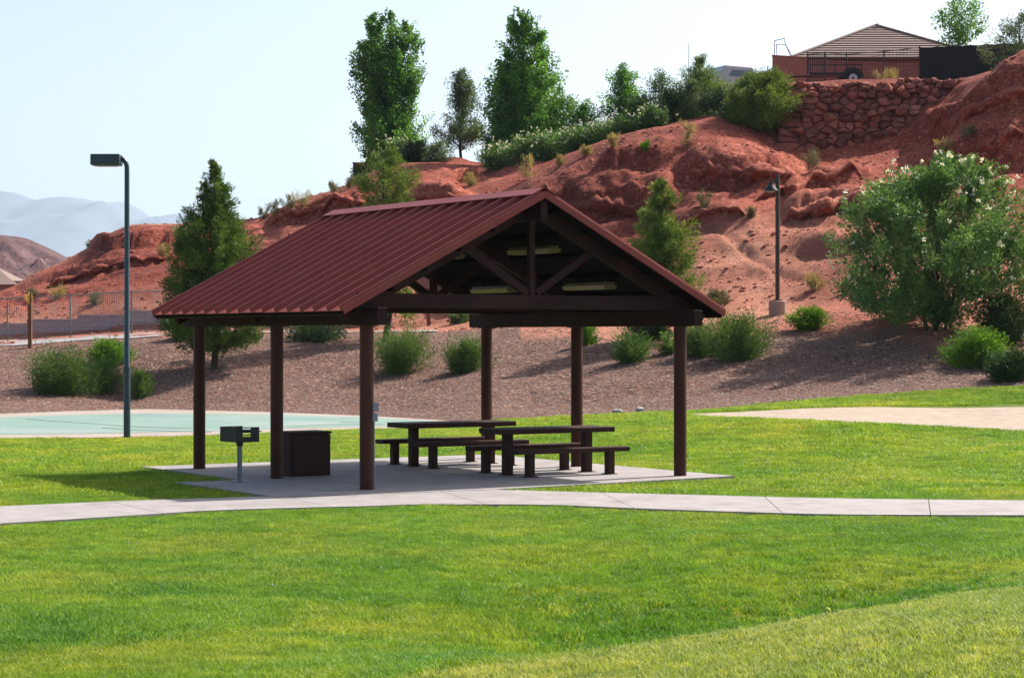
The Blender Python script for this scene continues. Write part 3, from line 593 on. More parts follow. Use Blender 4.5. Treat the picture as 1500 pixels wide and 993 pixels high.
# ------------------------------------------------------------------ lamps, signs, fences
q = G0(186, 642); lp = tag(empty('street_lamp', (q[0], q[1], 0)), 'tall dark blue lamp post with hooked arm and box head beside the green court', 'street lamp')
MB().lathe([(.078,0),(.078,1.55),(.074,1.6),(.064,1.62),(.056,5.9)], (0,0,0), 16).build('pole', M['bluepole'], lp, smooth=True)
MB().box((0,-.075,.55),(.07,.03,.16)).build('hand_hole_cover', M['bluepole'], lp)
MB().lathe([(.086,1.52),(.086,1.60)], (0,0,0), 16).build('collar', M['bluepole'], lp, smooth=True)
pts = [Vector((0,0,5.88))]+[Vector((-.24+.24*math.cos(t), 0, 6.08+.24*math.sin(t))) for t in np.linspace(0, math.pi/2, 7)]
pts.append(Vector((-.32,0,6.32)))
MB().path(pts, [.056]+[.054]*7+[.050], 12).build('arm', M['bluepole'], lp, smooth=True)
hd = MB().box((-.46,0,6.25),(.66,.42,.25)).build('lamp_head', M['bluepole'], lp, bevel=.025)
MB().box((-.46,0,6.122),(.46,.32,.02)).build('lens', M['glass'], hd)
q = gp(1139, 461); l2 = tag(empty('path_lamp', q), 'brown post lamp with bell shade standing on pale round concrete base', 'street lamp')
MB().lathe([(.30,-.4),(.30,.44),(.27,.47)], (0,0,0), 22).build('base', M['tanconc'], l2, smooth=True)
MB().box((0,0,.49),(.30,.30,.04)).build('base_plate', M['brownpole'], l2)
MB().tube((0,0,.47),(0,0,4.75), .078, .072, 14).build('pole', M['brownpole'], l2, smooth=True)
MB().path([(0,0,4.35),(-.08,-.06,4.52),(-.20,-.12,4.55),(-.24,-.14,4.48)], [.025]*4, 8).build('arm', M['iron'], l2, smooth=True)
MB().lathe([(.24,0),(.23,.05),(.12,.17),(.09,.27),(.04,.33)], (-.24,-.14,4.18), 18).build('shade', M['iron'], l2, smooth=True)
MB().lathe([(.13,-.02),(.13,.03)], (-.24,-.14,4.165), 14).build('bulb_lens', M['white'], l2, smooth=True)

q = gp(44, 509); sp = tag(empty('trail_sign', q), 'wooden post with yellow diamond sign beside the chain link fence', 'sign')
MB().box((0,0,.9),(.14,.14,2.3)).build('post', M['wood'], sp, bevel=.01)
Mz = Euler((0,math.pi/4,0)).to_matrix(); Mr = Euler((0,0,math.radians(52))).to_matrix()
dsg = MB().box((-.01,-.09,1.85),(.34,.02,.34), Mr @ Mz).build('sign_plate', M['yellow'], sp)
MB().box((-.02,-.105,1.85),(.08,.012,.14), Mr).build('symbol', M['iron'], dsg)
Mr2 = Euler((0,0,math.radians(-20))).to_matrix()
MB().add([(.10,0,1.80),(.42,.10,1.98),(.46,.11,2.02),(.40,.10,2.02),(.10,0,1.92)], [(0,1,2,3,4)]).add([(.10,.02,1.80),(.42,.12,1.98),(.46,.13,2.02),(.40,.12,2.02),(.10,.02,1.92)], [(4,3,2,1,0)]).build('sign_back', M['pinksign'], sp)
q = gpd(628, 88); wp = tag(empty('marker_post', q), 'square wooden marker post on the bare dirt behind the shelter', 'post')
MB().box((0,0,.75),(.16,.16,1.6)).build('post', M['wood'], wp, bevel=.015); MB().box((0,-.085,1.2),(.11,.012,.2)).build('marker_plate', M['yellow'], wp)

# chain link fence
FD = lambda x: float(rowdepth(9, x))+3.0
fc = tag(empty('chain_link_fence', gpd(11, FD(11))), 'grey chain link fence along the pavement below the red mesa', 'fence'); fo = Vector(fc.location)
pp = [-320,-228,-140,-80,11,103,193,262,330,400,470]; tops = []
for x in pp:
    g = gpd(x, FD(x)); tops.append(g); MB().tube(g-fo-Vector((0,0,.2)), g-fo+Vector((0,0,1.72)), .032, n=8).build('post', M['galv'], fc, smooth=True)
for a_, b_ in zip(tops, tops[1:]):
    for hz, rr in ((1.68,.022),(.12,.012)): MB().tube(a_-fo+Vector((0,0,hz)), b_-fo+Vector((0,0,hz)), rr, n=6).build('rail', M['galv'], fc)
wv, wf = [], []
for a_, b_ in zip(tops, tops[1:]):
    n = int((b_-a_).length/.085)
    for i in range(n):
        for sg in (0, 1):
            p0 = a_.lerp(b_, (i+.5)/n)-fo; p1 = a_.lerp(b_, (i+.5+(.6 if sg else -.6))/n)-fo; k = len(wv); w = .0035
            wv += [p0+Vector((-w,0,.12)), p0+Vector((w,0,.12)), p1+Vector((w,0,1.68)), p1+Vector((-w,0,1.68))]; wf.append((k,k+1,k+2,k+3))
o = MB().add(wv, wf).build('wire_mesh', M['galv'], fc); o['kind'] = 'stuff'
# low handrail at the right end of the fence
hr = tag(empty('handrail', gpd(193, FD(193)+1.2)), 'low grey metal handrail behind the fence beside the pine', 'handrail'); ho = Vector(hr.location)
ps = [gpd(x, FD(x)+1.2) for x in (193,214,241,270)]
for g in ps: MB().tube(g-ho-Vector((0,0,.1)), g-ho+Vector((0,0,.85)), .024, n=8).build('post', M['galv'], hr)
for hz in (.85,.5): MB().path([g-ho+Vector((0,0,hz)) for g in ps], [.022]*4, 6).build('rail', M['galv'], hr)
# grey block retaining wall
bw = tag(empty('block_wall', gpd(100, 89.0)), 'low grey block retaining wall behind the chain link fence', 'wall'); bo = Vector(bw.location)
xs = list(range(-330, 560, 74)); gs = [gpd(x, 89.6) for x in xs]; ztop = [yz(476-(x)*.085, 89.5) if x < 300 else yz(450.5, 89.5) for x in xs]
for i in range(len(xs)-1):
    a_, b_ = gs[i]-bo, gs[i+1]-bo; z0 = min(a_.z, b_.z)-1.2; zt = (ztop[i]+ztop[i+1])/2-bo.z
    MB().box(((a_.x+b_.x)/2, (a_.y+b_.y)/2, (z0+zt)/2), (b_.x-a_.x-.004, .24, zt-z0)).build('wall_panel', M['greyblock'], bw)
    MB().box(((a_.x+b_.x)/2, (a_.y+b_.y)/2, zt+.033), (b_.x-a_.x-.01, .30, .06)).build('coping', M['greyblock'], bw, bevel=.01)

# ------------------------------------------------------------------ boulder retaining wall
def clip_poly(poly, nx, ny_, c):
    out = []
    for i in range(len(poly)):
        p, q_ = poly[i], poly[(i+1) % len(poly)]; dp = p[0]*nx+p[1]*ny_-c; dq = q_[0]*nx+q_[1]*ny_-c
        if dp <= 0: out.append(p)
        if dp*dq < 0: t_ = dp/(dp-dq); out.append((p[0]+(q_[0]-p[0])*t_, p[1]+(q_[1]-p[1])*t_))
    return out
WD = 96.4; wl = tag(empty('boulder_wall', ray(1285, 224, WD)), 'retaining wall of stacked red sandstone boulders below the house', 'wall'); wo = Vector(wl.location)
U0, U1 = (1160-1285)/F*WD, (1452-1285)/F*WD; HB = 3.95
seeds = []; row = 0; v = .1
while v < HB:
    rh = rnd.uniform(.20,.33); u = U0+rnd.uniform(0,.4)
    while u < U1:
        seeds.append((u, v+rnd.uniform(-.07,.07))); u += rnd.uniform(.30,.80)
    v += rh
for (u, v) in seeds:
    cell = [(u-.62,v-.42),(u+.62,v-.42),(u+.62,v+.42),(u-.62,v+.42)]
    for (u2, v2) in seeds:
        if (u2,v2) == (u,v) or abs(u2-u) > 1.4 or abs(v2-v) > 1.1: continue
        nx, ny2 = (u2-u), (v2-v)*1.9; c = nx*(u+u2)/2+ny2*(v+v2)/2; cell = clip_poly(cell, nx, ny2, c)
        if len(cell) < 3: break
    topv = 3.22+.30*(u-U0)/(U1-U0)
    if len(cell) < 3 or v > topv: continue
    cu = sum(p[0] for p in cell)/len(cell); cv = sum(p[1] for p in cell)/len(cell)
    # subdivide outline so the stones are rounded, then inset
    ol = []
    for i in range(len(cell)):
        p, q_ = cell[i], cell[(i+1) % len(cell)]
        for s_ in (.10,.5,.90): ol.append((p[0]+(q_[0]-p[0])*s_, p[1]+(q_[1]-p[1])*s_))
    dep = rnd.uniform(.16,.34); push = rnd.uniform(-.16,.16); tx, ty = rnd.uniform(-.3,.3), rnd.uniform(-.45,.15)
    b = MB(); n = len(ol); rings = [(.90,.42),(rnd.uniform(1.0,1.07),.10),(rnd.uniform(.95,1.0),-.5*dep),(rnd.uniform(.62,.80),-.9*dep)]
    for sc_, off in rings:
        for (pu, pv) in ol:
            j1 = rnd.uniform(-.035,.035); uu = (pu-cu)*sc_; vv = (pv-cv)*sc_
            b.v.append((cu+uu+j1, (cv+vv)*.34+off+push+tx*uu*(off < 0)*2+ty*vv*(off < 0)*2+rnd.uniform(-.02,.02), cv+vv+rnd.uniform(-.035,.035)))
    b.v.append((cu+rnd.uniform(-.06,.06), cv*.34-dep+push, cv+rnd.uniform(-.05,.05)))
    for r_ in range(3):
        for i in range(n): b.f.append((r_*n+i, r_*n+(i+1)%n, (r_+1)*n+(i+1)%n, (r_+1)*n+i))
    for i in range(n): b.f.append((3*n+i, 3*n+(i+1)%n, 4*n))
    b.f = [f_[::-1] for f_ in b.f]
    b.build('boulder', M['rock'], wl, smooth=True)
b = MB(); b.add([(U0-.2,.55,-1.5),(U1+.6,.55,-1.5),(U1+.6,1.75,3.5),(U0-.2,1.75,3.0),(U1+.6,4.5,3.6),(U0-.2,4.5,3.1)], [(0,1,2,3),(3,2,4,5)]); b.build('backfill', M['hill'], wl)

# ------------------------------------------------------------------ things on the plateau
def brick_wall(name, lab, px0, px1, d, ytop0, ytop1, mat, thick=.22):
    a_, c_ = gpd(px0, d), gpd(px1, d); r_ = tag(empty(name, a_), lab, 'wall'); L_ = c_.x-a_.x; zt0, zt1 = yz(ytop0, d)-a_.z, yz(ytop1, d)-a_.z; zb = min(0, c_.z-a_.z)-.5
    b = MB(); b.add([(0,0,zb),(L_,0,zb),(L_,0,zt1),(0,0,zt0),(0,thick,zb),(L_,thick,zb),(L_,thick,zt1),(0,thick,zt0)], [(0,1,2,3),(5,4,7,6),(4,0,3,7),(1,5,6,2),(3,2,6,7),(4,5,1,0)]); b.build('wall_panel', mat, r_)
    b = MB(); b.beam((-.03,thick/2,zt0+.04),(L_+.03,thick/2,zt1+.04), thick+.06, .075); b.build('coping', mat, r_, bevel=.01); return r_
brick_wall('garden_wall', 'tall red block garden wall beside the black iron fence', 1132, 1183, 112, 83, 86, M['redblock'])
brick_wall('garden_wall', 'long low red block garden wall behind the black trailer', 1184, 1352, 116, 90, 97, M['redblock'])
brick_wall('garden_wall', 'short red block wall end beside the foot of the tall poplar', 517, 545, 119, 240, 240, M['redblock'])
# iron fence
fD = 107.5; fi = tag(empty('iron_fence', gpd(1183, fD)), 'black iron mesh fence above the boulder wall in front of the house', 'fence'); fo = Vector(fi.location)
fp = [(1183,80),(1209,78),(1240,80),(1295,76),(1347,70)]; base = [gpd(x, fD)-fo for x, _ in fp]; topz = [yz(y, fD)-fo.z for _, y in fp]
for g, tz in zip(base, topz): MB().tube(g-Vector((0,0,.2)), Vector((g.x,g.y,tz+.06)), .035, n=8).build('post', M['iron'], fi)
for i in range(4):
    p0 = Vector((base[i].x, base[i].y, topz[i])); p1 = Vector((base[i+1].x, base[i+1].y, topz[i+1])); MB().tube(p0, p1, .02, n=6).build('rail', M['iron'], fi)
    MB().tube(base[i]+Vector((0,0,.1)), base[i+1]+Vector((0,0,.1)), .016, n=6).build('rail', M['iron'], fi)
wv = MB()
for i in range(4):
    n = int((base[i+1].x-base[i].x)/(.10 if i == 0 else .17))
    for k in range(n):
        s_ = (k+.5)/n; g = base[i].lerp(base[i+1], s_); tz = topz[i]+(topz[i+1]-topz[i])*s_; w = .012 if i == 0 else .006
        wv.add([(g.x-w,g.y,g.z),(g.x+w,g.y,g.z),(g.x+w,g.y,tz),(g.x-w,g.y,tz)], [(0,1,2,3)])
    for k in range(1,10):
        if i == 0: continue
        z0 = base[i].z+(topz[i]-base[i].z)*k/10; z1 = base[i+1].z+(topz[i+1]-base[i+1].z)*k/10; w = .006
        wv.add([(base[i].x,base[i].y,z0-w),(base[i+1].x,base[i+1].y,z1-w),(base[i+1].x,base[i+1].y,z1+w),(base[i].x,base[i].y,z0+w)], [(0,1,2,3)])
o = wv.build('wire_mesh', M['iron'], fi); o['kind'] = 'stuff'
# black screened fence
sD = 107; g0, g1 = gpd(1348, sD), gpd(1520, sD); sf = tag(empty('screen_fence', g0), 'black fabric screen fence on posts beside the brown tiled roof', 'fence')
n = 7
for k in range(n):
    x0, x1 = (g1.x-g0.x)*k/n, (g1.x-g0.x)*(k+1)/n; zt = yz(69-1.2*k, sD)-g0.z; zt1 = yz(69-1.2*(k+1), sD)-g0.z
    b = MB(); sag = .02
    b.add([(x0+.02,0,-.3),(x1-.02,0,-.3),(x1-.02,0,zt1-.03),((x0+x1)/2,.05,(zt+zt1)/2-.06),(x0+.02,0,zt-.03)], [(0,1,2,3,4)]).add([(x0+.02,.03,-.3),(x1-.02,.03,-.3),(x1-.02,.03,zt1-.03),((x0+x1)/2,.08,(zt+zt1)/2-.06),(x0+.02,.03,zt-.03)], [(4,3,2,1,0)])
    b.build('screen_panel', M['screen'], sf); MB().tube((x0,.06,-.4),(x0,.06,zt), .035, n=8).build('post', M['iron'], sf)
# house with tiled hip roof
HD = 132; ap = ray(1283, 39, HD+5); hs = tag(empty('house', (ap.x, HD+5, gz(ap.x, HD+5))), 'house with brown tiled hip roof above the boulder wall', 'house'); ho = Vector(hs.location)
za = ap.z-ho.z; ze_ = za-2.7; hw_, hl_ = 6.1, 13.
MB().box((0,hl_/2-5+.6,ze_/2-.3),(hw_*2-1.2,hl_-1.2,ze_+.5)).build('wall', M['stucco'], hs)
apx = Vector((0,-5+5.0,za)); apb = Vector((0,hl_-5-5.0,za)); cs = [Vector((-hw_,-5,ze_)),Vector((hw_,-5,ze_)),Vector((hw_,hl_-5,ze_)),Vector((-hw_,hl_-5,ze_))]
rf = MB(); rf.add([c_-Vector((0,0,.06)) for c_ in cs]+[apx-Vector((0,0,.06)), apb-Vector((0,0,.06))], [(0,1,4),(1,2,5,4),(2,3,5),(3,0,4,5),(3,2,1,0)]); rf = rf.build('roof', M['tile'], hs)
def courses(e0, e1, t0, t1, n):
    nrm = (e1-e0).cross(t0-e0).normalized()
    if nrm.z < 0: nrm = -nrm
    for k in range(n):
        a0, a1 = k/n, min((k+1.15)/n, 1); p = [e0.lerp(t0,a0), e1.lerp(t1,a0), e1.lerp(t1,a1), e0.lerp(t0,a1)]
        lift = [.085,.085,.012,.012]; tp = [q_+nrm*l for q_, l in zip(p, lift)]; bt = [q_-nrm*.02 for q_ in p]
        MB().add(tp+bt, [(0,1,2,3),(7,6,5,4),(0,4,5,1),(1,5,6,2),(2,6,7,3),(3,7,4,0)]).build('tile_course', M['tile'], rf)
courses(cs[0], cs[1], apx, apx, 14); courses(cs[3], cs[0], apb, apx, 14); courses(cs[1], cs[2], apx, apb, 14)
for c_ in cs[:2]: MB().tube(c_+Vector((0,0,.06)), apx+Vector((0,0,.06)), .11, n=8).build('hip_tile', M['tile'], rf)
MB().tube((.05,-.35,za-.55),(.05,-.35,za+.12), .07, n=8).build('vent_pipe', M['galv'], rf)
g = ray(1372, 68, 140); h2 = tag(empty('house', (g.x, 146, gz(g.x, 146))), 'lower brown tiled roof behind the black screen fence', 'house'); z_ = g.z-h2.location.z
MB().box((1,0,z_/2-.9),(8,6,z_-1.0)).build('wall', M['stucco'], h2)
MB().add([(-4,-4,z_-1.5),(6,-4,z_-1.5),(6,4,z_-1.5),(-4,4,z_-1.5),(-1,0,z_),(5,0,z_)], [(0,1,5,4),(1,2,5),(2,3,4,5),(3,0,4),(3,2,1,0)]).build('roof', M['tile'], h2)
g = ray(1112, 94, 128); h3 = tag(empty('house', (g.x, 132, gz(g.x, 132))), 'red tiled roof of a house beyond the tall red garden wall', 'house'); z_ = g.z-h3.location.z
MB().box((1.5,0,z_/2-.75),(6,5,z_-.7)).build('wall', M['stucco'], h3)
MB().add([(-2.6,-3.2,z_-1.05),(6,-3.2,z_-1.05),(6,3.2,z_-1.05),(-2.6,3.2,z_-1.05),(1.6,0,z_+.2),(5,0,z_+.2)], [(0,1,5,4),(1,2,5),(2,3,4,5),(3,0,4),(3,2,1,0)]).build('roof', M['redtile'], h3)
# house at the foot of the far hill, left
g = ray(-34, 390, 170); h4 = tag(empty('house', (g.x, 172, -1)), 'grey tiled roof peeking out beside the slope of the red mesa', 'house'); z_ = g.z+1
MB().box((0,0,(z_-1.2)/2),(8,6,z_-1.2)).build('wall', M['stucco'], h4)
MB().add([(-5,-3.8,z_-1.5),(3.6,-3.8,z_-1.5),(3.6,3.8,z_-1.5),(-5,3.8,z_-1.5),(-5,0,z_),(1.1,0,z_)], [(0,1,5,4),(1,2,5),(2,3,4,5),(3,0,4),(3,2,1,0)]).build('roof', M['tile'], h4)
# trailer
g = gpd(1238, 104.5); tr_ = tag(empty('utility_trailer', g), 'black utility trailer with white wheel parked behind the boulder wall', 'trailer')
MB().box((-.55,0,.55),(2.6,1.3,.12)).build('bed', M['iron'], tr_); MB().beam((-1.8,0,.5),(-2.9,0,.45), .1, .08).build('drawbar', M['iron'], tr_)
for s in (-.62,.62):
    w = MB().tube((.28,s-.08,.33),(.28,s+.08,.33), .33, n=20).build('wheel', M['tyre'], tr_, smooth=True)
    MB().tube((.28,s-.09*(1 if s < 0 else -1)-.005,.33),(.28,s-.07*(1 if s < 0 else -1),.33), .21, n=16).build('rim', M['white'], w); MB().tube((.28,s-.12*(1 if s < 0 else -1),.33),(.28,s-.08*(1 if s < 0 else -1),.33), .06, n=10).build('hub', M['iron'], w)
    b = MB(); aa = np.linspace(0, math.pi, 9)
    for t0, t1 in zip(aa, aa[1:]): b.beam((.28+.42*math.cos(t0),s,.36+.42*math.sin(t0)),(.28+.42*math.cos(t1),s,.36+.42*math.sin(t1)), .24, .03, (0,1,0))
    b.build('fender', M['iron'], tr_)
for x in (-1.8,-1.2,-.6,.0,.7): MB().box((x,-.63,.78),(.05,.05,.42)).build('stake', M['iron'], tr_)
MB().box((-.55,-.63,.99),(2.6,.05,.05)).build('side_rail', M['iron'], tr_)
# white car behind the juniper
g = gpd(1068, 109); cz = yz(99, 109)-g.z; s_ = cz/1.5; car = tag(empty('parked_car', g, math.radians(205)), 'white car parked behind the shrubs with only its cabin showing', 'car'); car.scale = (1,1,max(1,s_))
b = MB(); pr = [(-2.1,.35),(-2.1,.85),(-1.5,1.0),(-.9,1.48),(.7,1.5),(1.3,1.05),(2.1,.92),(2.15,.35)]; n = len(pr)
b.add([(x,-.85,z) for x, z in pr]+[(x,.85,z) for x, z in pr], [tuple(range(n)), tuple(range(2*n-1,n-1,-1))]+[(i,n+i,n+(i+1)%n,(i+1)%n) for i in range(n)]); b.build('body', M['white'], car, bevel=.06)
for s in (-1,1): MB().add([(-1.0,s*.862,1.18),(.5,s*.862,1.18),(.35,s*.862,1.36),(-.78,s*.862,1.36)], [(0,1,2,3)]).build('side_window', M['glass'], car)
MB().add([(-1.34,-.60,1.15),(-1.34,.60,1.15),(-1.03,.56,1.39),(-1.03,-.56,1.39)], [(0,1,2,3)]).build('windscreen', M['glass'], car).location = (-.012,0,.014)
for x in (-1.35,1.35):
    for s in (-.8,.8): MB().tube((x,s-.1,.33),(x,s+.1,.33), .33, n=16).build('wheel', M['tyre'], car)
# tubular frame
g = gpd(1150, 114); tf = tag(empty('pipe_arch', g), 'pale bent tube frame rising behind the tall red garden wall', 'pipe arch'); zt = yz(59, 114)-g.z
for x, k in ((-.72,.0),(-.44,.10),(.38,.0),(.68,.12)):
    MB().path([(x*.8,k*6,0),(x*.8-.0,k*6,zt-.9),(x*.62+(-.12 if x < 0 else -.28),k*6,zt-.05-k)], [.022]*3, 6).build('upright', M['galv'], tf)
MB().path([(-.57,0,zt-.05),(-.05,0,zt+.08),(.0,0,zt-.02)], [.022]*3, 6).build('crossbar', M['galv'], tf); MB().path([(-.40,.6,zt-.15),(.14,.72,zt-.17)], [.022]*2, 6).build('crossbar', M['galv'], tf)
g = gpd(1009, 116); an = tag(empty('antenna_mast', g), 'thin grey antenna mast rising above the hilltop trees', 'antenna'); zt = yz(65, 116)-g.z
MB().tube((0,0,0),(0,0,zt), .03, .016, 8).build('mast', M['galv'], an); MB().tube((-.12,0,zt*.72),(.12,0,zt*.72), .012, n=6).build('crossarm', M['galv'], an)

# small things on the grass
q = gp(1212, 906, 15.5, 30); bl = tag(empty('ball', (q.x,q.y,q.z+.075)), 'yellow green ball lying in the grassy dip', 'ball')
me = MB().lathe([(.002,-.034),(.018,-.029),(.03,-.016),(.034,0),(.03,.016),(.018,.029),(.002,.034)], (0,0,0), 14).build('felt', M['ball'], bl, smooth=True)
def stone(name, lab, px, py, r, mat, grp=None, seed=0):
    q = gp(px, py, 14, 90); rr = random.Random(seed); bm = bmesh.new(); bmesh.ops.create_icosphere(bm, subdivisions=2, radius=r)
    for v in bm.verts: v.co *= 1+rr.uniform(-.16,.16); v.co.z *= .62
    me = bpy.data.meshes.new(name); bm.to_mesh(me); bm.free(); me.materials.append(mat); o = bpy.data.objects.new(name, me); COL.objects.link(o); o.location = (q.x,q.y,q.z+r*.25); o.rotation_euler.z = rr.uniform(0,6)
    return tag(o, lab, 'stone', grp)
for i, (x, y) in enumerate(((905,605),(938,602.5),(1052,497),(1003,501))):
    stone('stone', ['pale stone at the edge between lawn and mulch','second pale stone at the mulch edge, closer to the sand path','pale stone under the broad green shrub by the lamp','small pale stone between the two green shrubs'][i], x, y, .14, M['paler'], None, i)

# ------------------------------------------------------------------ plants
def unit(v): return v/np.maximum(np.linalg.norm(v, axis=-1, keepdims=True), 1e-6)
def leaves(cent, dirs, rad, el, nper, lw, ll, rng, cv, along=.35):
    """leaf-shaped faces scattered in elongated clumps; cent Kx3, dirs Kx3"""
    K = len(cent); n = K*nper; c = np.repeat(cent, nper, 0); d = np.repeat(dirs, nper, 0); r = np.repeat(rad, nper)[:, None]
    p = unit(rng.normal(size=(n,3)))*(rng.random((n,1))**.45)*r; pd = (p*d).sum(1, keepdims=True); p = p+d*pd*(el-1)
    ax = unit(rng.normal(size=(n,3))*(1-along)+unit(p+d*r*.6)*along*1.6); sd = unit(np.cross(ax, rng.normal(size=(n,3))))
    s = rng.uniform(.65,1.3,(n,1)); q = c+p; a = ax*ll*s/2; b = sd*lw*s/2
    V = np.stack([q-a, q+b, q+a, q-b], 1).reshape(-1,3); Fc = np.arange(4*n).reshape(-1,4)
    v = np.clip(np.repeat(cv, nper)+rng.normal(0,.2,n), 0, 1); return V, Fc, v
def tree(name, lab, cat, base, H, prof, mat, rng, nclump=90, crad=.45, el=1.6, nper=90, lw=.08, ll=.12, up=.45, trunk=.12, asym=0, lobes=.3, group=None, flowers=None, t0=.12, stems=1, along=.35, tops=None, shell=.55, gaps=.0, trunk_to=.9):
    """prof: [(t, radius in m)]; tops: list of (dx, dy, height factor) leaders"""
    r_ = tag(empty(name, base), lab, cat, group)
    T = np.array([p[0] for p in prof]); RR = np.array([p[1] for p in prof]); seed = int(rng.integers(0,200)); leaders = tops or [(0,0,1.0,1.0)]
    cs_, ds_, rs_, vs2 = [], [], [], []; tries = 0
    while len(cs_) < nclump and tries < nclump*40:
        tries += 1; L = leaders[int(rng.integers(len(leaders)))]; t = rng.uniform(t0, 1); rad = np.interp(t, T, RR)*L[3]
        if rng.random() > (rad+.12*RR.max())/(RR.max()*1.1): continue
        th = rng.uniform(0, 2*math.pi); lob = 1+lobes*(2*vn(np.array([th*1.3+seed]), np.array([t*5.0]), 3)[0]-1)
        if gaps and vn(np.array([th*1.1+seed*3.]), np.array([t*6.5]), 9)[0] < gaps: continue
        rr = rad*lob*(rng.random()**shell); z = t*H*L[2]; out = np.array([math.cos(th), math.sin(th), 0])
        c = np.array([L[0]*t+asym*t, L[1]*t, z])+out*rr; d = unit(out*(1-up)*(.35+rr/max(rad,.05))+np.array([0,0,up])); cs_.append(c); ds_.append(d)
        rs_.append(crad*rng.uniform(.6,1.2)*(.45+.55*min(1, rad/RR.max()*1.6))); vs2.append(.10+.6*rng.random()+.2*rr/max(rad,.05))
    cent = np.array(cs_); dirs = np.array(ds_); rads = np.array(rs_); V, Fc, v = leaves(cent, dirs, rads, el, nper, lw, ll, rng, np.array(vs2), along)
    # trunk and limbs
    b = MB(); zt = H*trunk_to; lean = rng.normal(0, .02*H, 2)
    for s in range(stems):
        so = np.array([0.,0.]) if stems == 1 else rng.normal(0, 1, 2)*.16; to = so*(1 if stems == 1 else 6); pts = []; rr_ = []
        for k in range(6):
            f = k/5; pts.append((so[0]+(lean[0]+to[0]*.9)*f**1.3+rng.normal(0,.012*H)*(0<k), so[1]+(lean[1]+to[1]*.9)*f**1.3, -.25+(zt+.25)*f)); rr_.append(trunk*(1-f*.85)*(1 if stems == 1 else .5))
        b.path(pts, rr_, 8)
    for k in rng.choice(len(cent), min(len(cent), 46), replace=False):
        c = cent[k]; zb = max(.1*H, c[2]-(.35+.5*up)*np.hypot(c[0],c[1])-.1*H*rng.random()); f = min(max(zb/zt,0),1)
        p0 = Vector((lean[0]*f**1.3, lean[1]*f**1.3, zb)); p1 = Vector(c); m_ = p0.lerp(p1,.5)+Vector((0,0,-.04*H*(.5-up))); r0 = max(.012, trunk*.32*(1-f*.7))
        b.path([p0,m_,p1], [r0,r0*.65,r0*.25], 5)
    b.build('trunk', M['bark'], r_, smooth=True)
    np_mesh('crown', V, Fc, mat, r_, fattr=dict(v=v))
    if flowers:
        k = rng.choice(len(cent), flowers[0], replace=True, p=(lambda w: w/w.sum())((cent[:,2]-cent[:,2].min()+.15*H)**1.4)); c2 = cent[k]+dirs[k]*rads[k][:,None]*el*rng.uniform(.5,1.05,(len(k),1))+rng.normal(0,.5,(len(k),3))*rads[k][:,None]
        V2, F2, v2 = leaves(c2, dirs[k], np.full(len(k), flowers[1]), 1, flowers[2], flowers[1]*.8, flowers[1]*.9, rng, np.full(len(k),.6)); np_mesh('blossom', V2, F2, M['flower'], r_, fattr=dict(v=v2))
    return r_
def px2m(px, d): return px*d/F
def rg(s): return np.random.default_rng(s)
def height(base, ytop): return yz(ytop, base.y)-base.z

# pines on the bank
def pine(lab, base, ytop, halfpx, seed, mat, group=None, n=150, nper=150, t0=.12, prof=None, gaps=.15):
    H = height(base, ytop); r = px2m(halfpx, base.y); prof = prof or [(.10,.55*r),(.18,.95*r),(.30,1.0*r),(.48,.93*r),(.62,.78*r),(.74,.6*r),(.85,.36*r),(.94,.18*r),(1,.05*r)]
    return tree('pine_tree', lab, 'tree', base, H, prof, mat, rg(seed), n, .29, 1.6, nper, .034, .16, .5, .13, 0, .34, group, None, t0, 1, .55, None, .55, gaps, .96)
pine('dense dark green pine tree behind the left end of the shelter roof', gp(313,540), 236, 66, 1, M['L_pine'], n=560, nper=120, t0=.10, gaps=.16, prof=[(.08,.9),(.16,1.5),(.26,1.5),(.4,1.42),(.52,1.38),(.63,1.25),(.72,.95),(.8,.62),(.9,.36),(1,.06)])
pine('sparse pale green pine whose top shows above the shelter ridge', gp(563,500), 212, 46, 2, M['L_pine_pale'], n=200, nper=110, t0=.12, prof=[(.1,1.5),(.2,1.45),(.4,1.1),(.6,.95),(.75,1.05),(.88,.9),(.96,.5),(1,.1)], gaps=.25)
pine('small pyramidal green pine right of the shelter roof slope', gp(968,489), 262, 52, 3, M['L_pine_pale'], n=240, nper=100, t0=.1, gaps=.26)
# flowering oleander tree
ob = gp(1368, 482); H = height(ob, 222); r = px2m(136, ob.y)
tree('oleander_tree', 'large white flowering oleander tree on the shaded mulch bank', 'tree', ob, H*.95, [(.05,.5*r),(.15,.95*r),(.3,1.08*r),(.5,1.05*r),(.7,.9*r),(.85,.66*r),(1,.28*r)], M['L_olean'], rg(4), 470, .36, 1.6, 120, .050, .16, .55, .12, 0, .45, None, (230,.08,9), .06, 7, .5, None, .45, .28, .62)
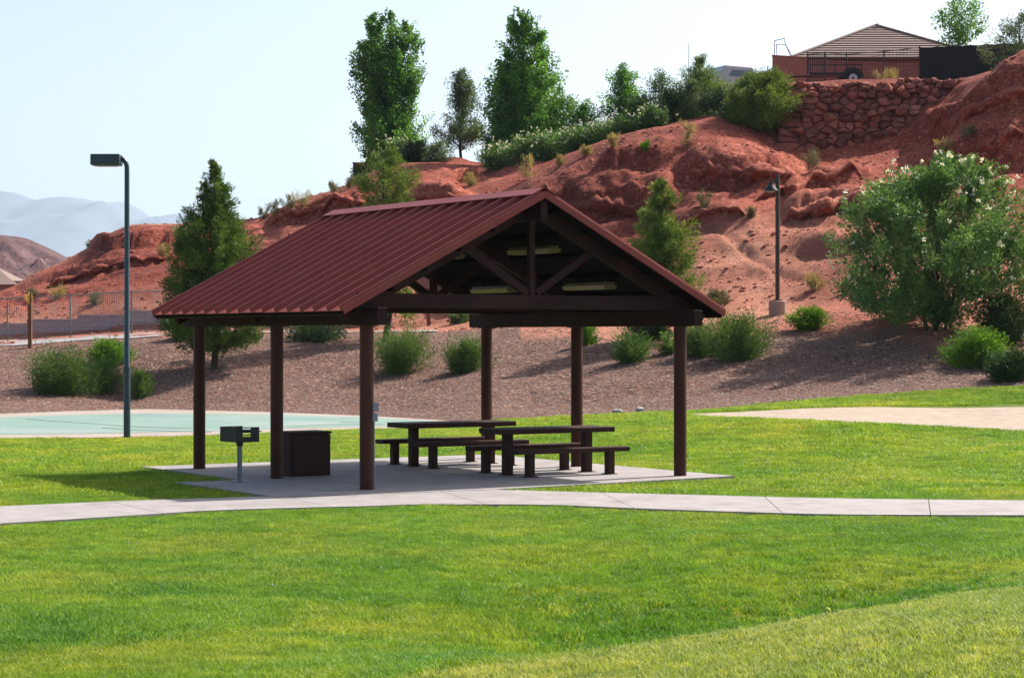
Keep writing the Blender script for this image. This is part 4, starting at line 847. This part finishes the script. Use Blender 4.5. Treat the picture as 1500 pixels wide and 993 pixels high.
# poplars and hilltop trees
PB = gpd(572,119); r = px2m(60,119)
tree('poplar_tree', 'tall dark green poplar with three leaders standing alone on the ridge', 'tree', PB, height(PB, 18), [(.02,.5*r),(.12,.85*r),(.25,.95*r),(.38,.80*r),(.5,.78*r),(.62,.80*r),(.75,.74*r),(.85,.5*r),(.95,.26*r),(1,.06*r)], M['L_poplar'], rg(5), 430, .40, 2.3, 120, .11, .13, .62, .16, 0, .3, 'tall poplars on the ridge', None, .02, 1, .3, [(0,0,1.0,1.0),(-1.1,.1,.96,.62),(1.05,-.1,.93,.62)], .5, .18)
PB = gpd(765,113); r = px2m(62,113)
tree('poplar_tree', 'tall broad poplar rising behind the flowering hedge', 'tree', PB, height(PB, 20), [(.02,.7*r),(.12,.95*r),(.25,1.0*r),(.4,.98*r),(.55,.88*r),(.7,.74*r),(.82,.55*r),(.93,.3*r),(1,.08*r)], M['L_poplar'], rg(6), 460, .42, 2.1, 120, .11, .13, .6, .16, 0, .3, 'tall poplars on the ridge', None, .02, 1, .3, [(0,0,1.0,.85),(.9,-.1,.88,.62),(-.7,.1,.72,.7)], .5, .14)
def hill_tree(lab, px, d, ytop, hpx, mat, seed, n=80, nper=80, prof=None, name='hill_tree', lwl=(.07,.12), gaps=.15, up=.45, t0=.05, trunk=.09, cr=.4, shell=.5):
    B = gpd(px, d); r = px2m(hpx, d); prof = prof or [(.05,.6*r),(.2,1.0*r),(.45,.95*r),(.7,.75*r),(.88,.42*r),(1,.1*r)]
    return tree(name, lab, 'tree', B, height(B, ytop), prof, mat, rg(seed), n, cr, 1.7, nper, lwl[0], lwl[1], up, trunk, 0, .32, None, None, t0, 1, .4, None, shell, gaps)
hill_tree('slender grey green pine with bare trunk between the two poplars', 676, 117, 104, 34, M['L_grey'], 7, 170, 90, [(.12,.5),(.2,1.25),(.34,1.15),(.45,.75),(.6,.85),(.8,.62),(.93,.32),(1,.06)], 'pine_tree', (.045,.14), .18, .4, .16)
hill_tree('bright green tree tucked against the broad poplar', 822, 110, 128, 36, M['L_bright'], 8, 90, 80)
hill_tree('bright green tree above the hedge, lower than the poplars', 856, 109, 150, 26, M['L_bright'], 9, 60, 80)
hill_tree('conical leafy green tree standing at the end of the flowering hedge', 911, 109, 98, 31, M['L_poplar'], 10, 130, 85)
hill_tree('thin grey green tree beside the antenna mast', 968, 108, 104, 26, M['L_grey'], 11, 120, 80, None, 'hill_tree', (.05,.11), .25)
hill_tree('olive green bushy tree below the antenna mast', 1026, 107, 86, 36, M['L_pine_pale'], 12, 170, 100, [(.05,.7*1.4),(.2,1.4),(.5,1.2),(.7,.8),(.85,.42),(1,.08)], 'hill_tree', (.04,.14), .2)
hill_tree('small loose leafed green tree growing behind the black screen fence', 1402, 112, -6, 40, M['L_poplar'], 13, 70, 60, [(.45,.2),(.58,1.2),(.75,1.4),(.9,1.0),(1,.3)], 'hill_tree', (.08,.13), .32, .4, .5, .05)
hill_tree('grey green bushy tree at the end of the black screen fence', 1492, 103, 18, 52, M['L_grey'], 14, 110, 80, None, 'hill_tree', (.04,.14), .25, .4, .02)
hill_tree('tiny lone tree on the skyline of the red mesa', 133, 121.5, 353, 6, M['L_grey'], 15, 12, 40, None, 'hill_tree', (.05,.1), 0, .4, .05, .03, .16)
def shrub(lab, px, py, wpx, hpx, mat, seed, n=60, nper=90, lwl=(.03,.11), up=.55, name='shrub', d=None, flowers=None, group=None, el=1.8, lob=.25, gaps=.0, cat='shrub'):
    B = gp(px, py) if d is None else gpd(px, d); r = px2m(wpx/2, B.y); H = px2m(hpx, B.y)*.84
    if d is not None: H = height(B, py-hpx)
    return tree(name, lab, cat, B, H, [(0,.65*r),(.2,.92*r),(.42,.95*r),(.65,.78*r),(.85,.5*r),(1,.2*r)], mat, rg(seed), n, min(.34,.34*r+.05), el, nper, lwl[0], lwl[1], up, .03, 0, lob, group, flowers, .0, 4, .6, None, .5, gaps, .7)
shrub('large wide spreading juniper at the left end of the boulder wall', 1121, 212, 116, 106, M['L_pine_pale'], 20, 300, 120, (.04,.15), .4, 'juniper', 97.5)
# flowering hedge shrubs on the spur
for i, (px, ytop, w, d) in enumerate(((728,216,44,107),(765,206,50,106),(806,200,52,105.5),(846,192,52,104.5),(886,186,50,104),(924,172,50,103.5),(956,160,40,103.2))):
    B = gpd(px, d); shrub('white flowering oleander shrub in the hedge along the spur crest', px, ytop+60, w*1.15, 60, M['L_olean'], 30+i, 80, 80, (.05,.15), .5, 'oleander_shrub', d, (70,.07,6), 'oleanders of the hedge on the spur')
shrub('white flowering oleander at the foot of the ridge poplar', 582, 262, 48, 52, M['L_olean'], 40, 60, 70, (.05,.15), .5, 'oleander_shrub', 115.5, (90,.06,6))
shrub('dark blue green shrub beside the slender ridge pine', 640, 240, 40, 34, M['L_grey'], 41, 45, 60, (.05,.12), .5, 'shrub', 114)
shrub('dark green shrub beside the short red block wall', 530, 276, 34, 30, M['L_dark'], 42, 35, 60, (.05,.12), .4, 'shrub', 116)
for i, (px, yb, w, h, d, mt, lab) in enumerate(((942,196,44,52,104,'L_dark','dark shrub at the upper end of the flowering hedge'),(985,190,50,56,104,'L_dark','dark green shrub below the thin grey green tree'),(1012,188,46,66,104.5,'L_grey','grey green shrub in front of the olive hilltop tree'),(1056,194,52,62,102,'L_dark','dark shrub filling the gap beside the wide juniper'),
    (790,236,46,66,109,'L_poplar','leafy dark shrub between the broad poplar and the hedge'),(1082,205,60,48,99,'L_dark','low dark shrub under the left side of the wide juniper'),(608,238,34,30,115.5,'L_dark','small dark shrub beside the white flowering oleander of the ridge'))):
    shrub(lab, px, yb, w*1.1, h, M[mt], 300+i, 75, 85, (.05,.13), .5, 'shrub', d)
# shrubs on the mulch bank
SH = [('big grey green shrub left of the blue lamp post',86,577,94,66,'L_shrub',160,.022),('lime green rounded shrub behind the grey green ones',160,535,58,36,'L_lime',80,.03),
 ('low grey green shrub between the big shrub and the blue lamp post',150,573,62,46,'L_shrub',70,.022),('wispy small shrub at the foot of the blue lamp post',205,583,36,42,'L_shrub',40,.02),
 ('feathery green shrub seen between the two nearest left posts',588,545,76,60,'L_shrub',130,.022),('rounded feathery green shrub left of the rear right post',682,545,60,46,'L_shrub',100,.022),
 ('round green shrub by itself between the middle and front right posts',924,529,48,38,'L_shrub',70,.022),('very small green shrub beside the front right post',980,517,24,24,'L_shrub',25,.022),
 ('feathery shrub just right of the front right post',1022,522,56,46,'L_shrub',80,.022),('broad feathery green shrub below the brown path lamp',1082,526,88,64,'L_shrub',150,.022),
 ('bright lime green mound shrub near the lamp base',1186,482,46,31,'L_lime',70,.028),('bright green mound shrub in the shade of the oleander tree',1434,537,82,58,'L_lime',120,.028),
 ('dark low shrub at the lawn edge beside the green mound',1482,557,64,44,'L_dark',80,.028),('dark green shrub under the right side of the oleander tree',1470,502,100,78,'L_dark',130,.03),
 ('flat dark shrub below the shelter eave near the middle left post',462,500,100,26,'L_dark',80,.03),('yellow green shrub peeking beside the middle right post',858,505,30,34,'L_lime',35,.03),
 ('grey shrub on the dirt behind the front truss chord',672,474,32,22,'L_grey',30,.03),('dark green shrub behind the left pine trunk',268,497,44,40,'L_lime',50,.03),
 ('small grey shrub at the tip of the right eave',1048,447,34,24,'L_scrub',30,.025),('dark shrub in the shade by the small right pine',950,497,60,30,'L_dark',50,.03)]
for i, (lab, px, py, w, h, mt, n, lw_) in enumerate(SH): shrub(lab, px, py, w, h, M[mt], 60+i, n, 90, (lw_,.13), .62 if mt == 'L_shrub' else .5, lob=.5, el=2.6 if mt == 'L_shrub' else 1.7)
# dry tufts and scrub on the slopes
TU = [(775,262,40,26,'L_dry'),(1030,305,26,22,'L_scrub'),(1190,252,36,28,'L_scrub'),(1005,212,34,28,'L_dry'),(1195,425,34,18,'L_dry'),(385,322,18,14,'L_scrub'),(402,316,24,18,'L_scrub'),(424,308,22,16,'L_scrub'),(442,306,34,18,'L_dry'),
 (490,286,22,16,'L_scrub'),(512,276,18,14,'L_scrub'),(240,378,26,12,'L_dry'),(140,446,34,14,'L_scrub'),(85,437,40,12,'L_dry'),(50,437,20,10,'L_scrub'),(945,222,14,12,'L_lime'),(1240,430,18,12,'L_dry'),(900,214,22,12,'L_dry'),(860,228,20,10,'L_dry'),(690,272,26,14,'L_dry'),(1100,318,16,10,'L_scrub'),(1420,205,26,12,'L_scrub'),(1385,225,30,12,'L_dry'),(820,244,16,12,'L_dry')]
TL = ['large straw tuft at the foot of the flowering hedge below the broad poplar','grey scrub tuft on the slope between the small pine and the path lamp','grey green scrub clump just below the left foot of the boulder wall','straw tuft high on the spur below the olive green hilltop tree','dry straw mound on bare dirt beside the path lamp',
 'grey scrub tuft lowest on the ridge beside the dark pine','grey scrub tuft on the ridge, second up from the dark pine','grey scrub tuft on the ridge, third up from the dark pine','wide straw tuft on the ridge between the dark pine and the poplar','grey scrub tuft on the ridge just below the short red block wall, lower of two','grey scrub tuft on the ridge just below the short red block wall, upper of two',
 'straw tuft high on the red mesa beside the dark pine','wide grey scrub patch low on the mesa behind the fence','wide straw patch low on the mesa behind the yellow trail sign','small grey scrub tuft on the mesa above the yellow trail sign','tiny green tuft growing on the red slope by the flowering hedge','small straw tuft on bare dirt between path lamp and oleander tree',
 'flat straw tuft on the spur crest under the conical tree','flat straw tuft on the spur crest under the bright green trees','straw tuft in the hollow below the slender ridge pine','tiny grey tuft on a rock ledge beside the path lamp head','grey scrub tuft on the steep red slope right of the boulder wall','wide straw tuft above the oleander tree on the steep red slope','small straw tuft on the spur crest below the hedge middle']
for i, (px, py, w, h, mt) in enumerate(TU):
    B = gp(px, py, 60, 125); k = TL[i]
    r = px2m(w/2, B.y); H = px2m(h, B.y)*1.15
    tree('scrub_tuft', k, 'scrub', B, H, [(0,.4*r),(.5,.9*r),(1,.6*r)], M[mt], rg(200+i), 16, .22*r+.06, 1.8, 60, .018, .16, .75, .012, 0, .2, 'scrub tufts on the red slope' if mt != 'L_lime' else None, None, 0, 3, .85)
g = gpd(1300, 103.6); tree('scrub_tuft', 'dry straw tuft on top of the boulder wall beside the trailer', 'scrub', g, .6, [(0,.3),(.5,.6),(1,.5)], M['L_dry'], rg(260), 20, .2, 1.8, 60, .018, .16, .75, .012, 0, .2, None, None, 0, 3, .85)

# ------------------------------------------------------------------ scattered stuff: grass, wood chips, rubble
def scatter(name, pts, rotz, scale, objs, label, cat, tilt=None):
    me = bpy.data.meshes.new(name); me.vertices.add(len(pts)); me.vertices.foreach_set('co', np.asarray(pts, np.float32).ravel())
    a = me.attributes.new('rz','FLOAT','POINT'); a.data.foreach_set('value', rotz.astype(np.float32)); a = me.attributes.new('sc','FLOAT','POINT'); a.data.foreach_set('value', scale.astype(np.float32))
    a = me.attributes.new('pick','INT','POINT'); a.data.foreach_set('value', R.integers(0, len(objs), len(pts)).astype(np.int32))
    o = bpy.data.objects.new(name, me); COL.objects.link(o); tag(o, label, cat, kind='stuff')
    ng = bpy.data.node_groups.new(name, 'GeometryNodeTree'); ng.interface.new_socket('Geometry', in_out='INPUT', socket_type='NodeSocketGeometry'); ng.interface.new_socket('Geometry', in_out='OUTPUT', socket_type='NodeSocketGeometry')
    gi = ng.nodes.new('NodeGroupInput'); go = ng.nodes.new('NodeGroupOutput'); ip = ng.nodes.new('GeometryNodeInstanceOnPoints'); jg = ng.nodes.new('GeometryNodeGeometryToInstance')
    for ob in reversed(objs):
        oi = ng.nodes.new('GeometryNodeObjectInfo'); oi.inputs['Object'].default_value = ob; oi.inputs['As Instance'].default_value = True; ng.links.new(oi.outputs['Geometry'], jg.inputs[0])
    def at(nm, ty):
        n = ng.nodes.new('GeometryNodeInputNamedAttribute'); n.data_type = ty; n.inputs['Name'].default_value = nm; return n.outputs['Attribute']
    cx = ng.nodes.new('ShaderNodeCombineXYZ'); ng.links.new(at('rz','FLOAT'), cx.inputs[2])
    ng.links.new(gi.outputs[0], ip.inputs['Points']); ng.links.new(jg.outputs[0], ip.inputs['Instance']); ip.inputs['Pick Instance'].default_value = True
    ng.links.new(at('pick','INT'), ip.inputs['Instance Index']); ng.links.new(cx.outputs[0], ip.inputs['Rotation']); ng.links.new(at('sc','FLOAT'), ip.inputs['Scale']); ng.links.new(ip.outputs[0], go.inputs[0])
    md = o.modifiers.new('scatter','NODES'); md.node_group = ng; return o
def proto(name, verts, faces, mat):
    me = bpy.data.meshes.new(name); me.from_pydata(verts, [], faces); me.materials.append(mat); return bpy.data.objects.new(name, me)
def tuft(name, seed, n, rad, hmin, hmax, w, mt='grass'):
    rr = random.Random(seed); v, f = [], []
    for i in range(n):
        a = rr.uniform(0,6.283); q = rad*math.sqrt(rr.random()); x, y = q*math.cos(a), q*math.sin(a); h = rr.uniform(hmin,hmax); la = rr.uniform(0,6.283); le = rr.uniform(.3,1.5)*h; dx, dy = math.cos(la)*le, math.sin(la)*le
        wa = rr.uniform(0,6.283); wx, wy = math.cos(wa)*w/2, math.sin(wa)*w/2; k = len(v)
        v += [(x-wx,y-wy,-.01),(x+wx,y+wy,-.01),(x+dx*.4+wx*.8,y+dy*.4+wy*.8,h*.6),(x+dx*.4-wx*.8,y+dy*.4-wy*.8,h*.6),(x+dx,y+dy,h)]; f += [(k,k+1,k+2,k+3),(k+3,k+2,k+4)]
    return proto(name, v, f, M[mt])
def in_poly(x, y, poly):
    c = np.zeros(len(x), bool); n = len(poly); j = n-1
    for i in range(n):
        xi, yi = poly[i][:2]; xj, yj = poly[j][:2]; t_ = ((yi > y) != (yj > y)) & (x < (xj-xi)*(y-yi)/((yj-yi) or 1e-9)+xi); c ^= t_; j = i
    return c
def lawn_points(d0, d1, dens, margin):
    w1 = .2416*d1+margin; n = int(dens*2*w1*(d1-d0)); X = R.uniform(-w1, w1, n); Y = R.uniform(d0, d1, n); k = np.abs(X) < .2416*Y+margin; X, Y = X[k], Y[k]
    k = is_lawn(px_of(X, Y), Y-.1); X, Y = X[k], Y[k]; bad = np.zeros(len(X), bool)
    for pl in [[G0(x, ny_(x)) for x in np.linspace(-420,1960,60)]+[G0(x, fy_(x)) for x in np.linspace(1880,-420,60)]]+pad_w+[cpoly]: bad |= in_poly(X, Y, pl)
    X, Y = X[~bad], Y[~bad]; return np.stack([X, Y, terrain(X, Y)], 1)
near = [tuft('grass_tuft', s, 64, .12, .016, .046, .0062) for s in range(4)]; far = [tuft('grass_tuft', 50+s, 64, .22, .025, .065, .012, 'grass_far') for s in range(4)]
P = np.concatenate([lawn_points(6.5, 15, 190, 2.0), lawn_points(15, 30.5, 115, 2.5)]); sc_ = (.75+.6*fbm(P[:,0]*.9, P[:,1]*.9, 3, 7))*R.uniform(.75,1.3,len(P)); mound = (px_of(P[:,0], P[:,1]) > 480) & (P[:,1] < rowdepth(2, px_of(P[:,0], P[:,1]))+.55+.5*(fbm(P[:,0]*1.1, P[:,1]*1.1, 3, 12)-.5))
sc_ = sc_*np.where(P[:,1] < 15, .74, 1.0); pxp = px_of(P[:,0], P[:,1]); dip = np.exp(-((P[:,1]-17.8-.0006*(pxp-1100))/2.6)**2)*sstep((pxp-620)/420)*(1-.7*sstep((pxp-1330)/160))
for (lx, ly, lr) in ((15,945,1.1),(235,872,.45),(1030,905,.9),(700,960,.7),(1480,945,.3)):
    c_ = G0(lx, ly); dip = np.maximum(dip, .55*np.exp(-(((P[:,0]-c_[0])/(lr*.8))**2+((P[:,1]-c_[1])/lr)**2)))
taller = (dip+.45*(fbm(P[:,0]*1.4, P[:,1]*1.4, 3, 15)-.5) > R.uniform(.12,.75,len(P))) & ~mound  # mask of larger, darker green tufts, densest along the dip
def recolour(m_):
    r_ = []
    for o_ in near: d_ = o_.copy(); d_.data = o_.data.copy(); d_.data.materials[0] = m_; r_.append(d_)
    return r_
scatter('grass', P[taller], R.uniform(0,6.283,taller.sum()), sc_[taller]*1.25, recolour(M['grass_dark']), 'lush darker green grass in the dip below the mound', 'grass')
mound_ = mound; mound = mound | taller
scatter('grass', P[~mound], R.uniform(0,6.283,(~mound).sum()), sc_[~mound], near, 'short mown green grass of the near lawn', 'grass')
mound = mound_; dry = recolour(M['grass_dry'])
scatter('grass', P[mound], R.uniform(0,6.283,mound.sum()), sc_[mound]*.9, dry, 'yellowing dry grass on the foreground mound', 'grass')
P = lawn_points(30.3, 60, 34, 3.5); sc_ = (.7+.6*fbm(P[:,0]*.6, P[:,1]*.6, 3, 8))*R.uniform(.75,1.3,len(P)); scatter('grass', P, R.uniform(0,6.283,len(P)), sc_, far, 'short mown green grass around and beyond the shelter', 'grass')
# white clover heads and fallen specks in the lawn
bm = bmesh.new(); bmesh.ops.create_icosphere(bm, subdivisions=1, radius=.013); me = bpy.data.meshes.new('clover_head'); bm.to_mesh(me); bm.free(); me.materials.append(M['white']); cl = bpy.data.objects.new('clover_head', me)
P = np.concatenate([lawn_points(13, 30, .22, 1.0), lawn_points(31, 50, .06, 1.0)]); P = P[fbm(P[:,0]*.35, P[:,1]*.35, 3, 19)+.3*R.random(len(P)) > .62]; P[:,2] += .04
scatter('clover', P, R.uniform(0,6.283,len(P)), R.uniform(.35,.9,len(P)), [cl], 'tiny white clover heads dotted over the lawn', 'clover')
# wood chips on the bank
def hull_rock(name, seed, r, mat, flat=.6, sub=1):
    rr = random.Random(seed); bm = bmesh.new(); bmesh.ops.create_icosphere(bm, subdivisions=sub, radius=r)
    for v in bm.verts: v.co *= 1+rr.uniform(-.28,.28); v.co.z *= flat; v.co.x *= 1.25
    me = bpy.data.meshes.new(name); bm.to_mesh(me); bm.free(); me.materials.append(mat); return bpy.data.objects.new(name, me)
chips = [hull_rock('wood_chip', s, .036, M['chip'], .3) for s in range(4)]
n = 26000; PXs = R.uniform(-60, 1560, n); lo = rowdepth(8, PXs)+.3; hi = rowdepth(9, PXs)-.2; D_ = lo+(hi-lo)*R.random(n); X = (PXs-750)/F*D_; k = ~in_poly(X, D_, cpoly); X, D_ = X[k], D_[k]
scatter('wood_chips', np.stack([X, D_, terrain(X, D_)], 1), R.uniform(0,6.283,len(X)), R.uniform(.5,1.5,len(X)), chips, 'brown and pale wood chip mulch covering the bank', 'mulch')
rub = [hull_rock('rock_fragment', 20+s, .10, M['rock'], .65) for s in range(5)]
n = 11000; PXs = R.uniform(-60, 1560, n); lo = rowdepth(9, PXs)+1; hi = rowdepth(14, PXs); D_ = lo+(hi-lo)*R.random(n); X = (PXs-750)/F*D_; k = vn(X*.3, D_*.3, 5)+.35*R.random(len(X)) > .55; X, D_ = X[k], D_[k]
scatter('rock_rubble', np.stack([X, D_, terrain(X, D_)+.01], 1), R.uniform(0,6.283,len(X)), .18+.9*R.random(len(X))**6, rub, 'loose red rock fragments scattered over the hillside', 'rubble')

# ------------------------------------------------------------------ haze
m = bpy.data.materials.new('haze_air'); m.use_nodes = True; t = m.node_tree; t.nodes.clear(); out = t.nodes.new('ShaderNodeOutputMaterial'); pv = t.nodes.new('ShaderNodeVolumePrincipled')
pv.inputs['Color'].default_value = (.60,.82,1,1); pv.inputs['Density'].default_value = 0.62e-4; pv.inputs['Anisotropy'].default_value = .2; t.links.new(pv.outputs[0], out.inputs['Volume'])
o = MB().box((0,6900,345),(19000,14600,710)).build('haze', m); tag(o, 'pale blue haze hanging over the valley', 'haze', kind='stuff')
